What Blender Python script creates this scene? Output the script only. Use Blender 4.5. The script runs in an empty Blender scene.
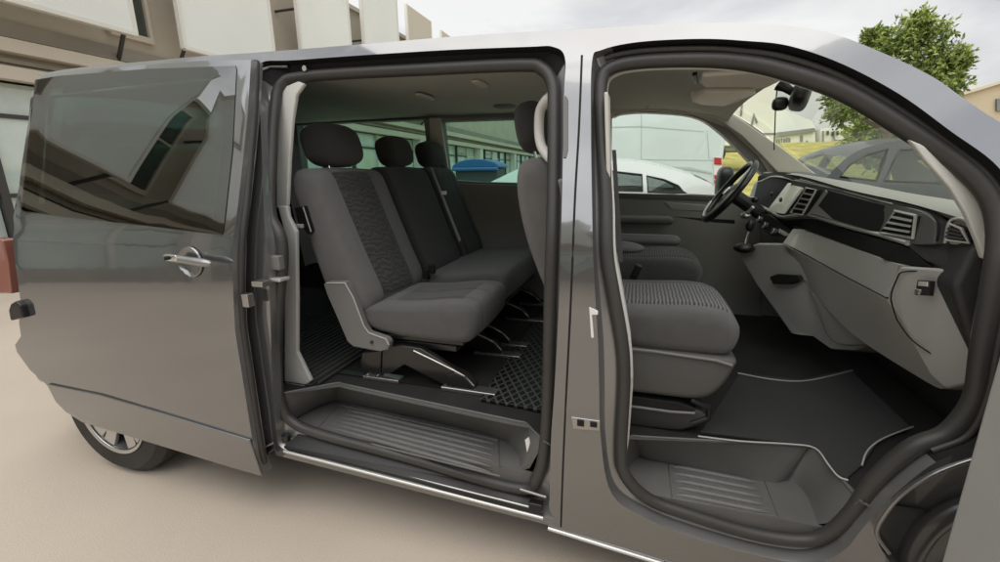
import bpy, bmesh, math, random
from mathutils import Vector, Matrix
random.seed(7)
SC = bpy.context.scene
COL = SC.collection
R = math.radians

# ---------------------------------------------------------------- camera frame (metres, van along X, nose at +X)
CAM = Vector((-0.872, -2.209, 1.417)); YAW, PIT, ROL, FPX = R(17.45), R(13.7), R(-.68), 440.0
FW = Vector((-math.sin(YAW)*math.cos(PIT), math.cos(YAW)*math.cos(PIT), -math.sin(PIT)))
RT = Vector((math.cos(YAW), math.sin(YAW), 0)); UP = RT.cross(FW)
RT = RT*math.cos(ROL) + UP*math.sin(ROL); UP = RT.cross(FW)

def at(px, py, v, ax=1):
    """point of the sight line through a photo pixel at the real depth Y (or X / Z) = v"""
    d = FW + RT*((px-500)/FPX) - UP*((py-281)/FPX)
    return CAM + d*((v-CAM[ax])/d[ax])

ZK = [.0, .20, .30, .45, .70, 1.0, 1.2, 1.26, 1.5, 1.73, 1.85, 1.90, 1.93, 1.96, 2.05]
WK = [.90, .915, .93, .945, .955, .955, .94, .925, .85, .775, .725, .69, .65, .58, .4]
def w(z):                                  # half width of the van body at height z (tumblehome)
    for i in range(len(ZK)-1):
        if z <= ZK[i+1]:
            t = max(0, (z-ZK[i])/(ZK[i+1]-ZK[i])); return WK[i]+(WK[i+1]-WK[i])*t
    return WK[-1]
def side(px, py, off=0.0, s=-1):           # where the sight line meets the van's side (off = outward)
    Y = s*.8
    for _ in range(26):
        P = at(px, py, Y); Y = .5*Y + .5*s*(w(P.z)+off)
    return P

def cr(pts, n=6, closed=True):
    """Catmull-Rom through 2D/3D points"""
    V = [Vector(p) for p in pts]; out = []; m = len(V)
    for i in range(m if closed else m-1):
        if closed: a, b, c, d = V[(i-1) % m], V[i], V[(i+1) % m], V[(i+2) % m]
        else: a, b, c, d = V[max(i-1, 0)], V[i], V[i+1], V[min(i+2, m-1)]
        for k in range(n):
            t = k/n
            out.append(.5*((2*b)+(c-a)*t+(2*a-5*b+4*c-d)*t*t+(3*b-a-3*c+d)*t**3))
    if not closed: out.append(V[-1])
    return out

# ---------------------------------------------------------------- materials
MATS = {}
def mat(name, col, rough=.5, metal=0, coat=0, spec=.5, bump=None, var=None, trans=0, emis=None, sheen=0, ior=1.45, alpha=1, croug=.03):
    if name in MATS: return MATS[name]
    m = bpy.data.materials.new(name); m.use_nodes = True; MATS[name] = m
    nt = m.node_tree; b = nt.nodes['Principled BSDF']
    b.inputs['Base Color'].default_value = (*col, 1); b.inputs['Roughness'].default_value = rough
    b.inputs['Metallic'].default_value = metal; b.inputs['Coat Weight'].default_value = coat
    b.inputs['Coat Roughness'].default_value = croug; b.inputs['Coat IOR'].default_value = 1.7
    b.inputs['Specular IOR Level'].default_value = spec; b.inputs['IOR'].default_value = ior
    b.inputs['Transmission Weight'].default_value = trans
    b.inputs['Sheen Weight'].default_value = sheen
    if emis: b.inputs['Emission Color'].default_value = (*col, 1); b.inputs['Emission Strength'].default_value = emis
    tc = nt.nodes.new('ShaderNodeTexCoord')
    if var:     # (scale, amount, detail) patchy variation of the base colour
        n = nt.nodes.new('ShaderNodeTexNoise'); n.inputs['Scale'].default_value = var[0]; n.inputs['Detail'].default_value = 8
        nt.links.new(tc.outputs['Object'], n.inputs['Vector'])
        mx = nt.nodes.new('ShaderNodeMix'); mx.data_type = 'RGBA'
        mx.inputs['A'].default_value = (*[c*(1-var[1]) for c in col], 1); mx.inputs['B'].default_value = (*[min(1, c*(1+var[1])) for c in col], 1)
        rp = nt.nodes.new('ShaderNodeMapRange'); rp.inputs['From Min'].default_value = .3; rp.inputs['From Max'].default_value = .7
        nt.links.new(n.outputs['Fac'], rp.inputs['Value']); nt.links.new(rp.outputs['Result'], mx.inputs['Factor'])
        nt.links.new(mx.outputs['Result'], b.inputs['Base Color'])
        r2 = nt.nodes.new('ShaderNodeMapRange'); r2.inputs['To Min'].default_value = max(0, rough-.06); r2.inputs['To Max'].default_value = min(1, rough+.08)
        nt.links.new(n.outputs['Fac'], r2.inputs['Value']); nt.links.new(r2.outputs['Result'], b.inputs['Roughness'])
    if bump:    # (scale, strength)
        n = nt.nodes.new('ShaderNodeTexNoise'); n.inputs['Scale'].default_value = bump[0]; n.inputs['Detail'].default_value = 4
        nt.links.new(tc.outputs['Object'], n.inputs['Vector'])
        bp = nt.nodes.new('ShaderNodeBump'); bp.inputs['Strength'].default_value = bump[1]; bp.inputs['Distance'].default_value = .004
        nt.links.new(n.outputs['Fac'], bp.inputs['Height']); nt.links.new(bp.outputs['Normal'], b.inputs['Normal'])
    return m

def glass(name, tint, refl=.12, ior=1.45):
    m = bpy.data.materials.new(name); m.use_nodes = True; MATS[name] = m
    nt = m.node_tree; nt.nodes.clear()
    o = nt.nodes.new('ShaderNodeOutputMaterial'); t = nt.nodes.new('ShaderNodeBsdfTransparent'); g = nt.nodes.new('ShaderNodeBsdfGlossy')
    t.inputs['Color'].default_value = (*tint, 1); g.inputs['Roughness'].default_value = .0; g.inputs['Color'].default_value = (.95, .97, .95, 1)
    f = nt.nodes.new('ShaderNodeLayerWeight'); f.inputs['Blend'].default_value = .5
    pw = nt.nodes.new('ShaderNodeMath'); pw.operation = 'POWER'; pw.inputs[1].default_value = 4.0
    mr = nt.nodes.new('ShaderNodeMath'); mr.operation = 'MULTIPLY_ADD'; mr.inputs[1].default_value = .5*(1-refl); mr.inputs[2].default_value = refl
    mx = nt.nodes.new('ShaderNodeMixShader')
    nt.links.new(f.outputs['Facing'], pw.inputs[0]); nt.links.new(pw.outputs[0], mr.inputs[0]); nt.links.new(mr.outputs[0], mx.inputs['Fac'])
    nt.links.new(t.outputs[0], mx.inputs[1]); nt.links.new(g.outputs[0], mx.inputs[2]); nt.links.new(mx.outputs[0], o.inputs[0])
    return m

PAINT = mat('grey_metallic_paint', (.205, .208, .21), .10, .75, 1.0, croug=.02)
JAMB = mat('grey_jamb_paint', (.27, .27, .266), .34, .6, .8, bump=(300, .02))
RUBBER = mat('seal_rubber', (.048, .046, .043), .42, bump=(220, .08), var=(3, .15))
RUBBER_L = mat('seal_fabric_edge', (.055, .053, .05), .6, bump=(400, .15))
BLACK = mat('black_plastic', (.012, .012, .012), .38, bump=(300, .1))
GLOSSBLK = mat('gloss_black_plastic', (.008, .008, .009), .3, spec=.3)
VOIDM = mat('dark_recess_plastic', (.006, .006, .006), .7)
STEP = mat('step_plastic', (.125, .124, .118), .36, bump=(500, .25), var=(4, .12))
STEP_D = mat('step_riser_plastic', (.075, .074, .070), .45, bump=(500, .25), var=(5, .12))
GREYP = mat('grey_dash_plastic', (.42, .42, .40), .5, bump=(420, .3), var=(6, .04))
GREYD = mat('mid_grey_trim_plastic', (.17, .168, .16), .55, bump=(420, .3), var=(6, .05))
FASCIA = mat('dark_fascia_plastic', (.11, .11, .107), .4, bump=(420, .2))
DARKP = mat('charcoal_dash_plastic', (.04, .04, .04), .45, bump=(420, .3))
DASHT = mat('dash_top_plastic', (.30, .30, .28), .45, bump=(420, .3))
LIGHTT = mat('light_grey_trim', (.62, .60, .54), .6, bump=(500, .2), var=(4, .03))
PILLART = mat('pale_pillar_trim', (.70, .70, .66), .5, bump=(500, .1))
HEADL = mat('headliner_cloth', (.60, .58, .52), .95, bump=(600, .3), var=(3, .04))
SILVER = mat('satin_silver', (.66, .655, .63), .25, .5)
CHROME = mat('polished_metal', (.8, .8, .78), .1, 1)
STEEL = mat('brushed_steel', (.42, .41, .39), .3, .9, bump=(200, .1))
BLKSTEEL = mat('black_painted_steel', (.022, .021, .02), .32, .3, .3)
CARPET = mat('dark_floor_covering', (.016, .0155, .015), .85, bump=(700, .5), var=(8, .3))
MATBLK = mat('black_velour_mat', (.013, .013, .013), .95, bump=(900, .7), var=(7, .35), sheen=.12)
PIPING = mat('grey_mat_piping', (.42, .42, .40), .7)
TYRE = mat('tyre_rubber', (.035, .033, .031), .7, bump=(60, .2), var=(10, .25))
ALLOY = mat('alloy_rim', (.58, .58, .57), .28, .85)
WHITEP = mat('white_car_paint', (.72, .74, .72), .25, 0, .8, var=(2, .02))
BLUEGREYP = mat('dark_blue_grey_paint', (.035, .042, .055), .4, 0, .3)
REDLENS = mat('red_lamp_lens', (.50, .035, .03), .15, coat=1)
SALMON = mat('pale_red_lamp_lens', (.30, .10, .07), .2, coat=1)
ORANGE = mat('amber_lamp_lens', (.75, .25, .05), .2, coat=1)
WHITEPL = mat('white_sticker', (.78, .77, .73), .5)
BINGREY = mat('bin_grey_plastic', (.05, .06, .065), .5)
BINBLUE = mat('bin_blue_plastic', (.03, .12, .30), .4)
SCREEN = mat('reflection_toned_screen', (.78, .80, .72), .35, coat=1)  # pale base colour stands in for the reflection on the display
BASEP = mat('seat_base_plastic', (.085, .084, .080), .5, bump=(420, .3))
WALLP = mat('side_wall_plastic', (.28, .275, .26), .55, bump=(420, .3), var=(6, .05))
FAB_L = mat('grey_seat_fabric', (.092, .089, .085), .93, bump=(1400, .8), var=(25, .10), sheen=.25)
FAB_S = mat('light_seat_side_fabric', (.125, .121, .115), .9, bump=(1400, .7), var=(25, .08), sheen=.25)
FAB_K = mat('dark_seat_fabric', (.032, .031, .030), .93, bump=(1400, .6), var=(60, .15), sheen=.2)

def pattern_fabric(name, c1, c2, direction, scale, dist):
    m = mat(name, c1, .93, sheen=.2); nt = m.node_tree; b = nt.nodes['Principled BSDF']
    tc = nt.nodes.new('ShaderNodeTexCoord'); wv = nt.nodes.new('ShaderNodeTexWave'); wv.bands_direction = direction
    wv.inputs['Scale'].default_value = scale; wv.inputs['Distortion'].default_value = dist; wv.inputs['Detail'].default_value = 2; wv.inputs['Detail Scale'].default_value = 1.2
    nt.links.new(tc.outputs['Object'], wv.inputs['Vector'])
    mx = nt.nodes.new('ShaderNodeMix'); mx.data_type = 'RGBA'; mx.inputs['A'].default_value = (*c1, 1); mx.inputs['B'].default_value = (*c2, 1)
    nt.links.new(wv.outputs['Fac'], mx.inputs['Factor']); nt.links.new(mx.outputs['Result'], b.inputs['Base Color'])
    bp = nt.nodes.new('ShaderNodeBump'); bp.inputs['Strength'].default_value = .5; bp.inputs['Distance'].default_value = .004
    nt.links.new(wv.outputs['Fac'], bp.inputs['Height']); nt.links.new(bp.outputs['Normal'], b.inputs['Normal'])
    return m
RIB_BACK = pattern_fabric('wavy_ribbed_fabric', (.030, .029, .028), (.058, .056, .053), 'Z', 13, 11)
RIB_SEAT = pattern_fabric('striped_seat_fabric', (.018, .0175, .017), (.19, .185, .175), 'X', 24, 2.5)
WEAVE_SEAT = pattern_fabric('woven_seat_insert', (.045, .043, .041), (.062, .060, .057), 'Y', 30, 2)

def lattice_mat():
    m = mat('honeycomb_rubber', (.02, .02, .02), .4); nt = m.node_tree; b = nt.nodes['Principled BSDF']
    tc = nt.nodes.new('ShaderNodeTexCoord'); ws = []
    for ang in (30, -30):
        mp = nt.nodes.new('ShaderNodeMapping'); mp.inputs['Rotation'].default_value = (0, 0, R(ang)); nt.links.new(tc.outputs['Object'], mp.inputs['Vector'])
        wv = nt.nodes.new('ShaderNodeTexWave'); wv.bands_direction = 'X'; wv.inputs['Scale'].default_value = 9.5; wv.inputs['Distortion'].default_value = 0
        nt.links.new(mp.outputs[0], wv.inputs['Vector']); ws.append(wv)
    mxx = nt.nodes.new('ShaderNodeMath'); mxx.operation = 'MAXIMUM'
    nt.links.new(ws[0].outputs['Fac'], mxx.inputs[0]); nt.links.new(ws[1].outputs['Fac'], mxx.inputs[1])
    rp = nt.nodes.new('ShaderNodeMapRange'); rp.inputs['From Min'].default_value = .72; rp.inputs['From Max'].default_value = .86
    nt.links.new(mxx.outputs[0], rp.inputs['Value'])
    mx = nt.nodes.new('ShaderNodeMix'); mx.data_type = 'RGBA'; mx.inputs['A'].default_value = (.004, .004, .004, 1); mx.inputs['B'].default_value = (.06, .058, .055, 1)
    nt.links.new(rp.outputs[0], mx.inputs['Factor']); nt.links.new(mx.outputs['Result'], b.inputs['Base Color'])
    bp = nt.nodes.new('ShaderNodeBump'); bp.inputs['Strength'].default_value = 1; bp.inputs['Distance'].default_value = .01
    nt.links.new(rp.outputs[0], bp.inputs['Height']); nt.links.new(bp.outputs['Normal'], b.inputs['Normal'])
    return m
LATTICE = lattice_mat()
G_CLEAR = glass('clear_glass', (.90, .96, .91), .05)
G_SCREEN = glass('windscreen_glass', (.88, .92, .82), .03)
G_GREEN = glass('green_privacy_glass', (.40, .66, .56), .04)
G_DARK = glass('dark_privacy_glass', (.15, .24, .20), .19)
G_CAR = glass('car_window_glass', (.30, .36, .34), .08)

# ---------------------------------------------------------------- objects
ROOTS = {}
def tag(o, label=None, cat=None, group=None, kind=None):
    if label: o['label'] = label
    if cat: o['category'] = cat
    if group: o['group'] = group
    if kind: o['kind'] = kind
    return o
def empty(name, loc, label=None, cat=None, group=None):
    o = bpy.data.objects.new(name, None); COL.objects.link(o); o.location = loc; o.empty_display_size = .1
    o['_w'] = list(loc)
    return tag(o, label, cat, group)
def link(name, verts, faces, m, parent=None, smooth=True, mi=None, bevel=0, seg=3, sub=0, solid=0, weld=True):
    me = bpy.data.meshes.new(name)
    me.from_pydata([tuple(v) for v in verts], [], faces)
    ms = m if isinstance(m, (list, tuple)) else [m]
    for x in ms: me.materials.append(x)
    if mi:
        for p, k in zip(me.polygons, mi): p.material_index = k
    bm = bmesh.new(); bm.from_mesh(me)
    if weld: bmesh.ops.remove_doubles(bm, verts=bm.verts, dist=1e-5)
    bmesh.ops.recalc_face_normals(bm, faces=bm.faces)
    bm.to_mesh(me); bm.free()
    if smooth:
        for p in me.polygons: p.use_smooth = True
        try: me.set_sharp_from_angle(angle=R(38))
        except Exception: pass
    o = bpy.data.objects.new(name, me); COL.objects.link(o)
    if parent:
        o.parent = parent
        if parent.parent is None and parent.type == 'EMPTY': o.location = -Vector(parent.location)
    if solid:
        md = o.modifiers.new('s', 'SOLIDIFY'); md.thickness = solid; md.offset = 0
    if bevel:
        md = o.modifiers.new('b', 'BEVEL'); md.width = bevel; md.segments = seg; md.limit_method = 'ANGLE'; md.angle_limit = R(30)
        md.harden_normals = False
        for p in me.polygons: p.use_smooth = True
        wn = o.modifiers.new('w', 'WEIGHTED_NORMAL'); wn.keep_sharp = False
    if sub:
        md = o.modifiers.new('u', 'SUBSURF'); md.levels = md.render_levels = sub
    return o

class MB:
    """collects pieces of ONE mesh"""
    def __init__(s): s.v = []; s.f = []; s.mi = []
    def add(s, v, f, k=0):
        n = len(s.v); s.v += [Vector(x) for x in v]; s.f += [[i+n for i in q] for q in f]; s.mi += [k]*len(f); return s
    def box(s, c, d, rot=None, k=0):
        x, y, z = [a/2 for a in d]; V = [Vector((i, j, l)) for i in (-x, x) for j in (-y, y) for l in (-z, z)]
        if rot is not None: V = [rot @ p for p in V]
        V = [p+Vector(c) for p in V]
        return s.add(V, [(0, 1, 3, 2), (4, 6, 7, 5), (0, 4, 5, 1), (2, 3, 7, 6), (0, 2, 6, 4), (1, 5, 7, 3)], k)
    def prism(s, pts, off, k=0):
        P = [Vector(p) for p in pts]; n = len(P); off = Vector(off)
        return s.add(P+[p+off for p in P], [list(range(n)), list(range(2*n-1, n-1, -1))]+[(i, i+n, (i+1) % n+n, (i+1) % n) for i in range(n)], k)
    def tube(s, path, r, closed=False, n=10, k=0, rr=None):
        P = [Vector(p) for p in path]; m = len(P); V = []; F = []
        prev = None
        for i, p in enumerate(P):
            a = P[(i-1) % m] if (closed or i) else P[0]; b = P[(i+1) % m] if (closed or i < m-1) else P[-1]
            t = (b-a).normalized()
            if prev is None:
                u = t.orthogonal().normalized()
            else: u = (prev-t*prev.dot(t)).normalized()
            prev = u; q = t.cross(u); ri = rr[i] if rr else r
            for j in range(n):
                an = 2*math.pi*j/n; V.append(p+(u*math.cos(an)+q*math.sin(an))*ri)
        for i in range(m if closed else m-1):
            i2 = (i+1) % m
            # closed: find twist offset for the last join
            off = 0
            if closed and i == m-1:
                off = min(range(n), key=lambda o: (V[i2*n+o]-V[i*n]).length)
            for j in range(n):
                F.append((i*n+j, i*n+(j+1) % n, i2*n+(j+1+off) % n, i2*n+(j+off) % n))
        if not closed: F += [list(range(n))[::-1], [(m-1)*n+j for j in range(n)]]
        return s.add(V, F, k)
    def loft(s, A, B, closed=False, k=0, ks=None):
        n = len(A); v = list(A)+list(B)
        rng = n if closed else n-1
        for i in range(rng):
            pass
        base = len(s.v); s.v += [Vector(x) for x in v]
        for i in range(rng):
            j = (i+1) % n; s.f.append([base+i, base+j, base+n+j, base+n+i]); s.mi.append(ks(i) if ks else k)
        return s
    def rows(s, rows, closed=False, k=0):
        base = len(s.v); n = len(rows[0])
        for r_ in rows: s.v += [Vector(x) for x in r_]
        for a in range(len(rows)-1):
            for i in range(n if closed else n-1):
                j = (i+1) % n; s.f.append([base+a*n+i, base+a*n+j, base+(a+1)*n+j, base+(a+1)*n+i]); s.mi.append(k)
        return s
    def lathe(s, prof, c, axis, n=32, k=0):
        ax = Vector(axis).normalized(); u = ax.orthogonal().normalized(); q = ax.cross(u); c = Vector(c)
        rows = [[c+ax*h+(u*math.cos(2*math.pi*j/n)+q*math.sin(2*math.pi*j/n))*r for j in range(n)] for (r, h) in prof]
        return s.rows(rows, True, k)
    def ball(s, c, d, n=16, k=0, rot=None, e=1.0):
        V = []
        for i in range(n+1):
            th = math.pi*i/n
            for j in range(2*n):
                ph = math.pi*j/n
                f = lambda a: math.copysign(abs(a)**e, a)
                p = Vector((f(math.sin(th))*f(math.cos(ph))*d[0]/2, f(math.sin(th))*f(math.sin(ph))*d[1]/2, f(math.cos(th))*d[2]/2))
                if rot is not None: p = rot @ p
                V.append(p+Vector(c))
        F = [(i*2*n+j, i*2*n+(j+1) % (2*n), (i+1)*2*n+(j+1) % (2*n), (i+1)*2*n+j) for i in range(n) for j in range(2*n)]
        return s.add(V, F, k)
    def build(s, name, m, parent=None, **kw): return link(name, s.v, s.f, m, parent, mi=s.mi, **kw)

def inside(x, y, L):
    c = False; n = len(L); j = n-1
    for i in range(n):
        (xi, yi), (xj, yj) = L[i], L[j]
        if (yi > y) != (yj > y) and x < (xj-xi)*(y-yi)/(yj-yi)+xi: c = not c
        j = i
    return c
def sheet(loops, mapf, m, name, parent, zstep=.05, xstep=.25, solid=0, **kw):
    """flat polygon with holes in (X, Z), filled with a constrained triangulation, then wrapped to a surface by mapf(x, z)"""
    from mathutils.geometry import delaunay_2d_cdt
    LL = [[(p[0], p[2]) for p in L] for L in loops if len(L) > 2]
    V = []; E_ = []
    for L in LL:
        b = len(V); V += [Vector(p) for p in L]; E_ += [(b+i, b+(i+1) % len(L)) for i in range(len(L))]
    xs = [v.x for v in V]; zs = [v.y for v in V]; nb = len(V)
    def clear(x, z):
        for v in V[:nb]:
            if abs(v.x-x) < .012 and abs(v.y-z) < .012: return False
        return True
    ok = lambda x, z: inside(x, z, LL[0]) and not any(inside(x, z, H) for H in LL[1:])
    z = min(zs)+zstep*.5; r_ = 0
    xst = min(xstep, zstep*4)
    while z < max(zs):
        x = min(xs)+xst*(.5+.5*(r_ % 2))
        while x < max(xs):
            if ok(x, z) and clear(x, z): V.append(Vector((x, z)))
            x += xst
        z += zstep; r_ += 1
    vo, eo, fo, _, _, _ = delaunay_2d_cdt(V, E_, [], 0, 1e-5)
    faces = []
    for f in fo:
        cx = sum(vo[i].x for i in f)/len(f); cz = sum(vo[i].y for i in f)/len(f)
        if ok(cx, cz): faces.append(list(f))
    verts = [mapf(v.x, v.y) for v in vo]
    used = sorted({i for f in faces for i in f}); ren = {a: b for b, a in enumerate(used)}
    o = link(name, [verts[i] for i in used], [[ren[i] for i in f] for f in faces], m, parent, **kw)
    for p in o.data.polygons: p.use_smooth = True
    if solid:
        md = o.modifiers.new('s', 'SOLIDIFY'); md.thickness = solid; md.offset = 0
    return o

def poly(pts, Y, m, name, parent, th=.03, bevel=.004, smooth=0, direction=(0, 1, 0), **kw):
    """flat-sided part: photo outline stood at its real depth (Y, or one depth per point), given thickness"""
    P = [at(p[0], p[1], p[2] if len(p) > 2 else Y) for p in pts]
    if smooth: P = cr(P, smooth)
    return MB().prism(P, Vector(direction)*th).build(name, m, parent, bevel=bevel, **kw)
# ================================================================ THE VAN
van = empty('passenger_van', (-1.5, 0, 0), 'dark grey passenger van with its sliding side door and front passenger door standing open', 'van')

ROOFPX = [(40, 74), (78, 68), (182, 58), (252, 53), (330, 47), (450, 37), (560, 30), (650, 25), (740, 23), (817, 30), (878, 51), (931, 76), (963, 98), (1000, 122)]
EDGE = [side(*p) for p in ROOFPX]
EDGE = [Vector((-3.66, -.68, 1.905))] + EDGE + [Vector((.06, -.875, 1.42)), Vector((.30, -.90, 1.28)), Vector((.48, -.90, 1.20))]
for i, p in enumerate(EDGE):
    if i and i < len(EDGE)-3: p.y = -w(p.z)
EDGE = cr(EDGE, 4, False)
def near(x, z): return Vector((x, -w(z) if x < .3 else -w(z)+.25*(x-.3)**2, z))
def farm(x, z): return Vector((x, (w(z) if x < .3 else w(z)-.25*(x-.3)**2), z))

SA = [(258, 66), (300, 60), (432, 51), (528, 47), (553, 47), (565, 58), (564, 97), (562, 200), (559, 300), (555, 380), (551, 440), (549, 505), (543, 517), (411, 482), (325, 460), (284, 449), (276, 430), (272, 370), (270, 304), (268, 260), (266, 235), (264, 213), (262, 160), (260, 110)]
SS = [(284, 86), (312, 77), (432, 70), (524, 66), (543, 70), (553, 84), (555, 110), (554, 200), (551, 300), (549, 380), (546, 440), (538, 474), (518, 486), (411, 456), (325, 433), (296, 421), (284, 404), (279, 368), (281, 304), (285, 262), (283, 236), (273, 212), (274, 160), (277, 112)]
FA = [(592, 62), (602, 50), (640, 42), (700, 39), (745, 41), (789, 46), (842, 64), (899, 94), (949, 130), (1000, 169), (1026, 220), (1026, 290), (1014, 350), (1002, 400), (985, 441), (936, 462), (897, 492), (866, 524), (843, 551), (810, 563), (760, 556), (690, 536), (648, 519), (612, 494), (601, 440), (599, 380), (598, 342), (595, 290), (593, 252), (592, 200), (591, 130)]
FS = [(601, 86), (610, 70), (640, 63), (700, 61), (745, 64), (789, 74), (845, 94), (905, 130), (957, 165), (987, 197), (996, 235), (990, 285), (979, 350), (971, 397), (945, 430), (910, 445), (873, 477), (850, 509), (825, 531), (798, 537), (750, 530), (690, 512), (648, 496), (625, 472), (621, 445), (624, 380), (622, 342), (613, 290), (607, 252), (606, 200), (602, 130)]
def lp(px, off, n=6): return [side(p.x, p.y, off) for p in cr([Vector((*q, 0)) for q in px], n)]
sA, sS, fA, fS = lp(SA, 0), lp(SS, -.065), lp(FA, 0), lp(FS, -.065)

def arch(cx, cz, r, a0, a1, n=20): return [(cx+r*math.cos(R(a0+(a1-a0)*i/n)), 0, cz+r*math.sin(R(a0+(a1-a0)*i/n))) for i in range(n+1)]
sill_r, sill_f = side(284, 457), side(545, 524)
outer = [(-3.70, 0, .40), (-3.60, 0, .30)] + arch(-3.19, .33, .40, 184, -8) + [(-2.60, 0, .275), (sill_r.x, 0, sill_r.z), (sill_f.x, 0, sill_f.z)] + [(side(660, 562).x, 0, side(660, 562).z), (-.42, 0, .15), (-.385, 0, .17)]
archpx = [(904, 561), (889, 547), (875, 533), (882, 518), (904, 493), (940, 470), (985, 452)]
outer += [(-.02, 0, .22), (.03, 0, .24), (.035, 0, .40), (.08, 0, .56), (.17, 0, .68), (.30, 0, .76), (.42, 0, .78), (.56, 0, .75), (.68, 0, .66), (.77, 0, .52), (.80, 0, .25), (.95, 0, .24), (1.0, 0, .6), (.92, 0, .85), (.70, 0, 1.08), (.48, 0, 1.19)]
top = [(p.x, 0, p.z) for p in reversed(EDGE[:-1])]
rearpx = [(30, 105), (14, 160), (8, 200)]
outer += top + [(-3.60, 0, 1.6), (-3.62, 0, 1.25), (-3.64, 0, .9), (-3.70, 0, .5)]
QW = [side(*p) for p in [(48, 96), (130, 86), (222, 78), (214, 205), (120, 196), (44, 186)]]
RC = lp([(886, 556), (877, 536), (883, 517), (904, 494), (938, 472), (975, 458), (1010, 452), (1030, 470), (1030, 560), (960, 590), (915, 585)], 0, 4)
skin = sheet([outer, sA, fA, QW, RC], near, PAINT, 'body_side', van, zstep=.035, xstep=.2)
# far skin with three window openings
def farside(px, py, off=0): return side(px, py, off, 1)
W1 = [(613, 192), (611, 125), (615, 117), (625, 114), (650, 113), (692, 117), (716, 130), (745, 158), (772, 188), (765, 197), (690, 194)]
W2 = [(442, 122), (500, 120), (572, 118), (576, 185), (520, 183), (480, 182), (449, 180)]
W3 = [(298, 126), (345, 123), (425, 120), (430, 166), (418, 178), (350, 180), (304, 176)]
w1, w2, w3 = [[farside(p.x, p.y, -.06) for p in cr([Vector((*q, 0)) for q in L], 4 if L is W1 else 1)] for L in (W1, W2, W3)]
fouter = [(-3.70, 0, .40), (-3.60, 0, .26)] + arch(-3.14, .33, .40, 188, -8) + [(-2.60, 0, .26), (-.05, 0, .24)] + arch(.42, .33, .42, 190, -10) + [(.95, 0, .24), (1.0, 0, .6), (.92, 0, .85), (.70, 0, 1.08), (.48, 0, 1.19)]
sheet([fouter + top + [(-3.60, 0, 1.6), (-3.62, 0, 1.25), (-3.64, 0, .9), (-3.70, 0, .5)], w1, w2, w3], farm, PAINT, 'far_body_side', van, zstep=.08, xstep=.4)
# roof skin
rows = []
for i in range(21):
    t = i/20; yy = -math.cos(math.pi*t)
    rows.append([Vector((p.x, -p.y*yy, p.z+.065*max(0, 1-yy*yy)**1.1)) for p in EDGE if p.x < -.60])
MB().rows(rows).build('roof', PAINT, van)
# windscreen between the two front pillars
NP = [p for p in EDGE if p.x > -.66]; wr = []
for i in range(13):
    yy = -1+2*i/12
    wr.append([Vector((p.x+.10*(1-yy*yy)*(k/(len(NP)-1))+.0, -(p.y+.055)*yy*1.0, p.z-.004+.055*(1-yy*yy)*(1-k/(len(NP)-1)))) for k, p in enumerate(NP)])
MB().rows(wr).build('windscreen', G_SCREEN, van)
# bonnet, nose and bumper (far side of the picture, closed volume)
hood = []
for (x, z, hw) in [(.48, 1.195, .90), (.62, 1.12, .90), (.80, 1.02, .87), (.95, .90, .82), (1.03, .78, .78)]:
    hood.append([Vector((x+.06*(1-(y/hw)**2), y, z+.05*(1-(y/hw)**2))) for y in [hw*(-1+2*i/10) for i in range(11)]])
MB().rows(hood).build('bonnet', PAINT, van, solid=.01)
MB().rows([[Vector((x+.07*(1-(y/.8)**2), y, z)) for y in [-.85+1.7*i/10 for i in range(11)]] for (x, z) in [(1.02, .78), (1.05, .66), (1.04, .58)]]).build('grille', GLOSSBLK, van, solid=.01)
MB().rows([[Vector((x+.09*(1-(y/.9)**2), y, z)) for y in [-.91+1.82*i/10 for i in range(11)]] for (x, z) in [(.98, .58), (1.05, .56), (1.07, .4), (1.03, .24)]]).build('front_bumper', PAINT, van, solid=.012)
# tail
tg = []
for (x, z, hw) in [(-3.60, 1.90, .66), (-3.60, 1.6, .80), (-3.62, 1.25, .92), (-3.64, .9, .95), (-3.70, .5, .93)]:
    tg.append([Vector((x-.30*(1-(y/hw)**4), y, z)) for y in [hw*(-1+2*i/10) for i in range(11)]])
MB().rows(tg).build('tailgate', PAINT, van, solid=.02)
MB().box((-3.86, 0, .42), (.30, 1.7, .22)).build('rear_bumper', PAINT, van, bevel=.05)
P = [side(-8, 238, -.03), side(2, 240, -.03), side(7, 262, -.03), side(11, 294, -.03), side(-8, 294, -.03)]
tlp = MB().prism(P, (0, .05, 0)).build('tail_lamp', SALMON, van, bevel=.008)
P2 = [Vector((min(p.x+.06, -3.5) if p.x > -3.75 else p.x+.02, p.y+.052, p.z)) for p in P]
MB().prism(P2, (0, .34, 0)).build('lamp_housing', PAINT, tlp, bevel=.02)

# ---- jambs: the returns from the outer skin in to the seals
def jamb(A, S, name, m, par, steps=((0, 0), (.18, .75), (.8, .95), (1, 1)), kf=None, ins=.065):
    rows = []
    for (ty, tp) in steps:
        rows.append([Vector((a.x+(s.x-a.x)*ty, a.y+(s.y-a.y)*tp, a.z+(s.z-a.z)*ty)) for a, s in zip(A, S)])
    mb = MB(); n = len(A)
    for r0, r1 in zip(rows, rows[1:]): mb.loft(r0, r1, True, ks=kf)
    return mb.build(name, m, par)
nS = len(sA)
# upper edge of the sliding opening is the black roller-rail channel
def kfs(i):
    seg = i/6
    return 1 if (seg < 5.0 or seg >= 23.6) else (2 if 12.5 < seg < 14.8 else 0)
jamb(sA, sS, 'sliding_door_jamb', [JAMB, VOIDM, JAMB], van, kf=kfs)
def kff(i):
    seg = i/6
    return 1 if 1.2 < seg < 15.0 else 0
jamb(fA, fS, 'front_door_jamb', [JAMB, VOIDM], van, kf=kff)
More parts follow.
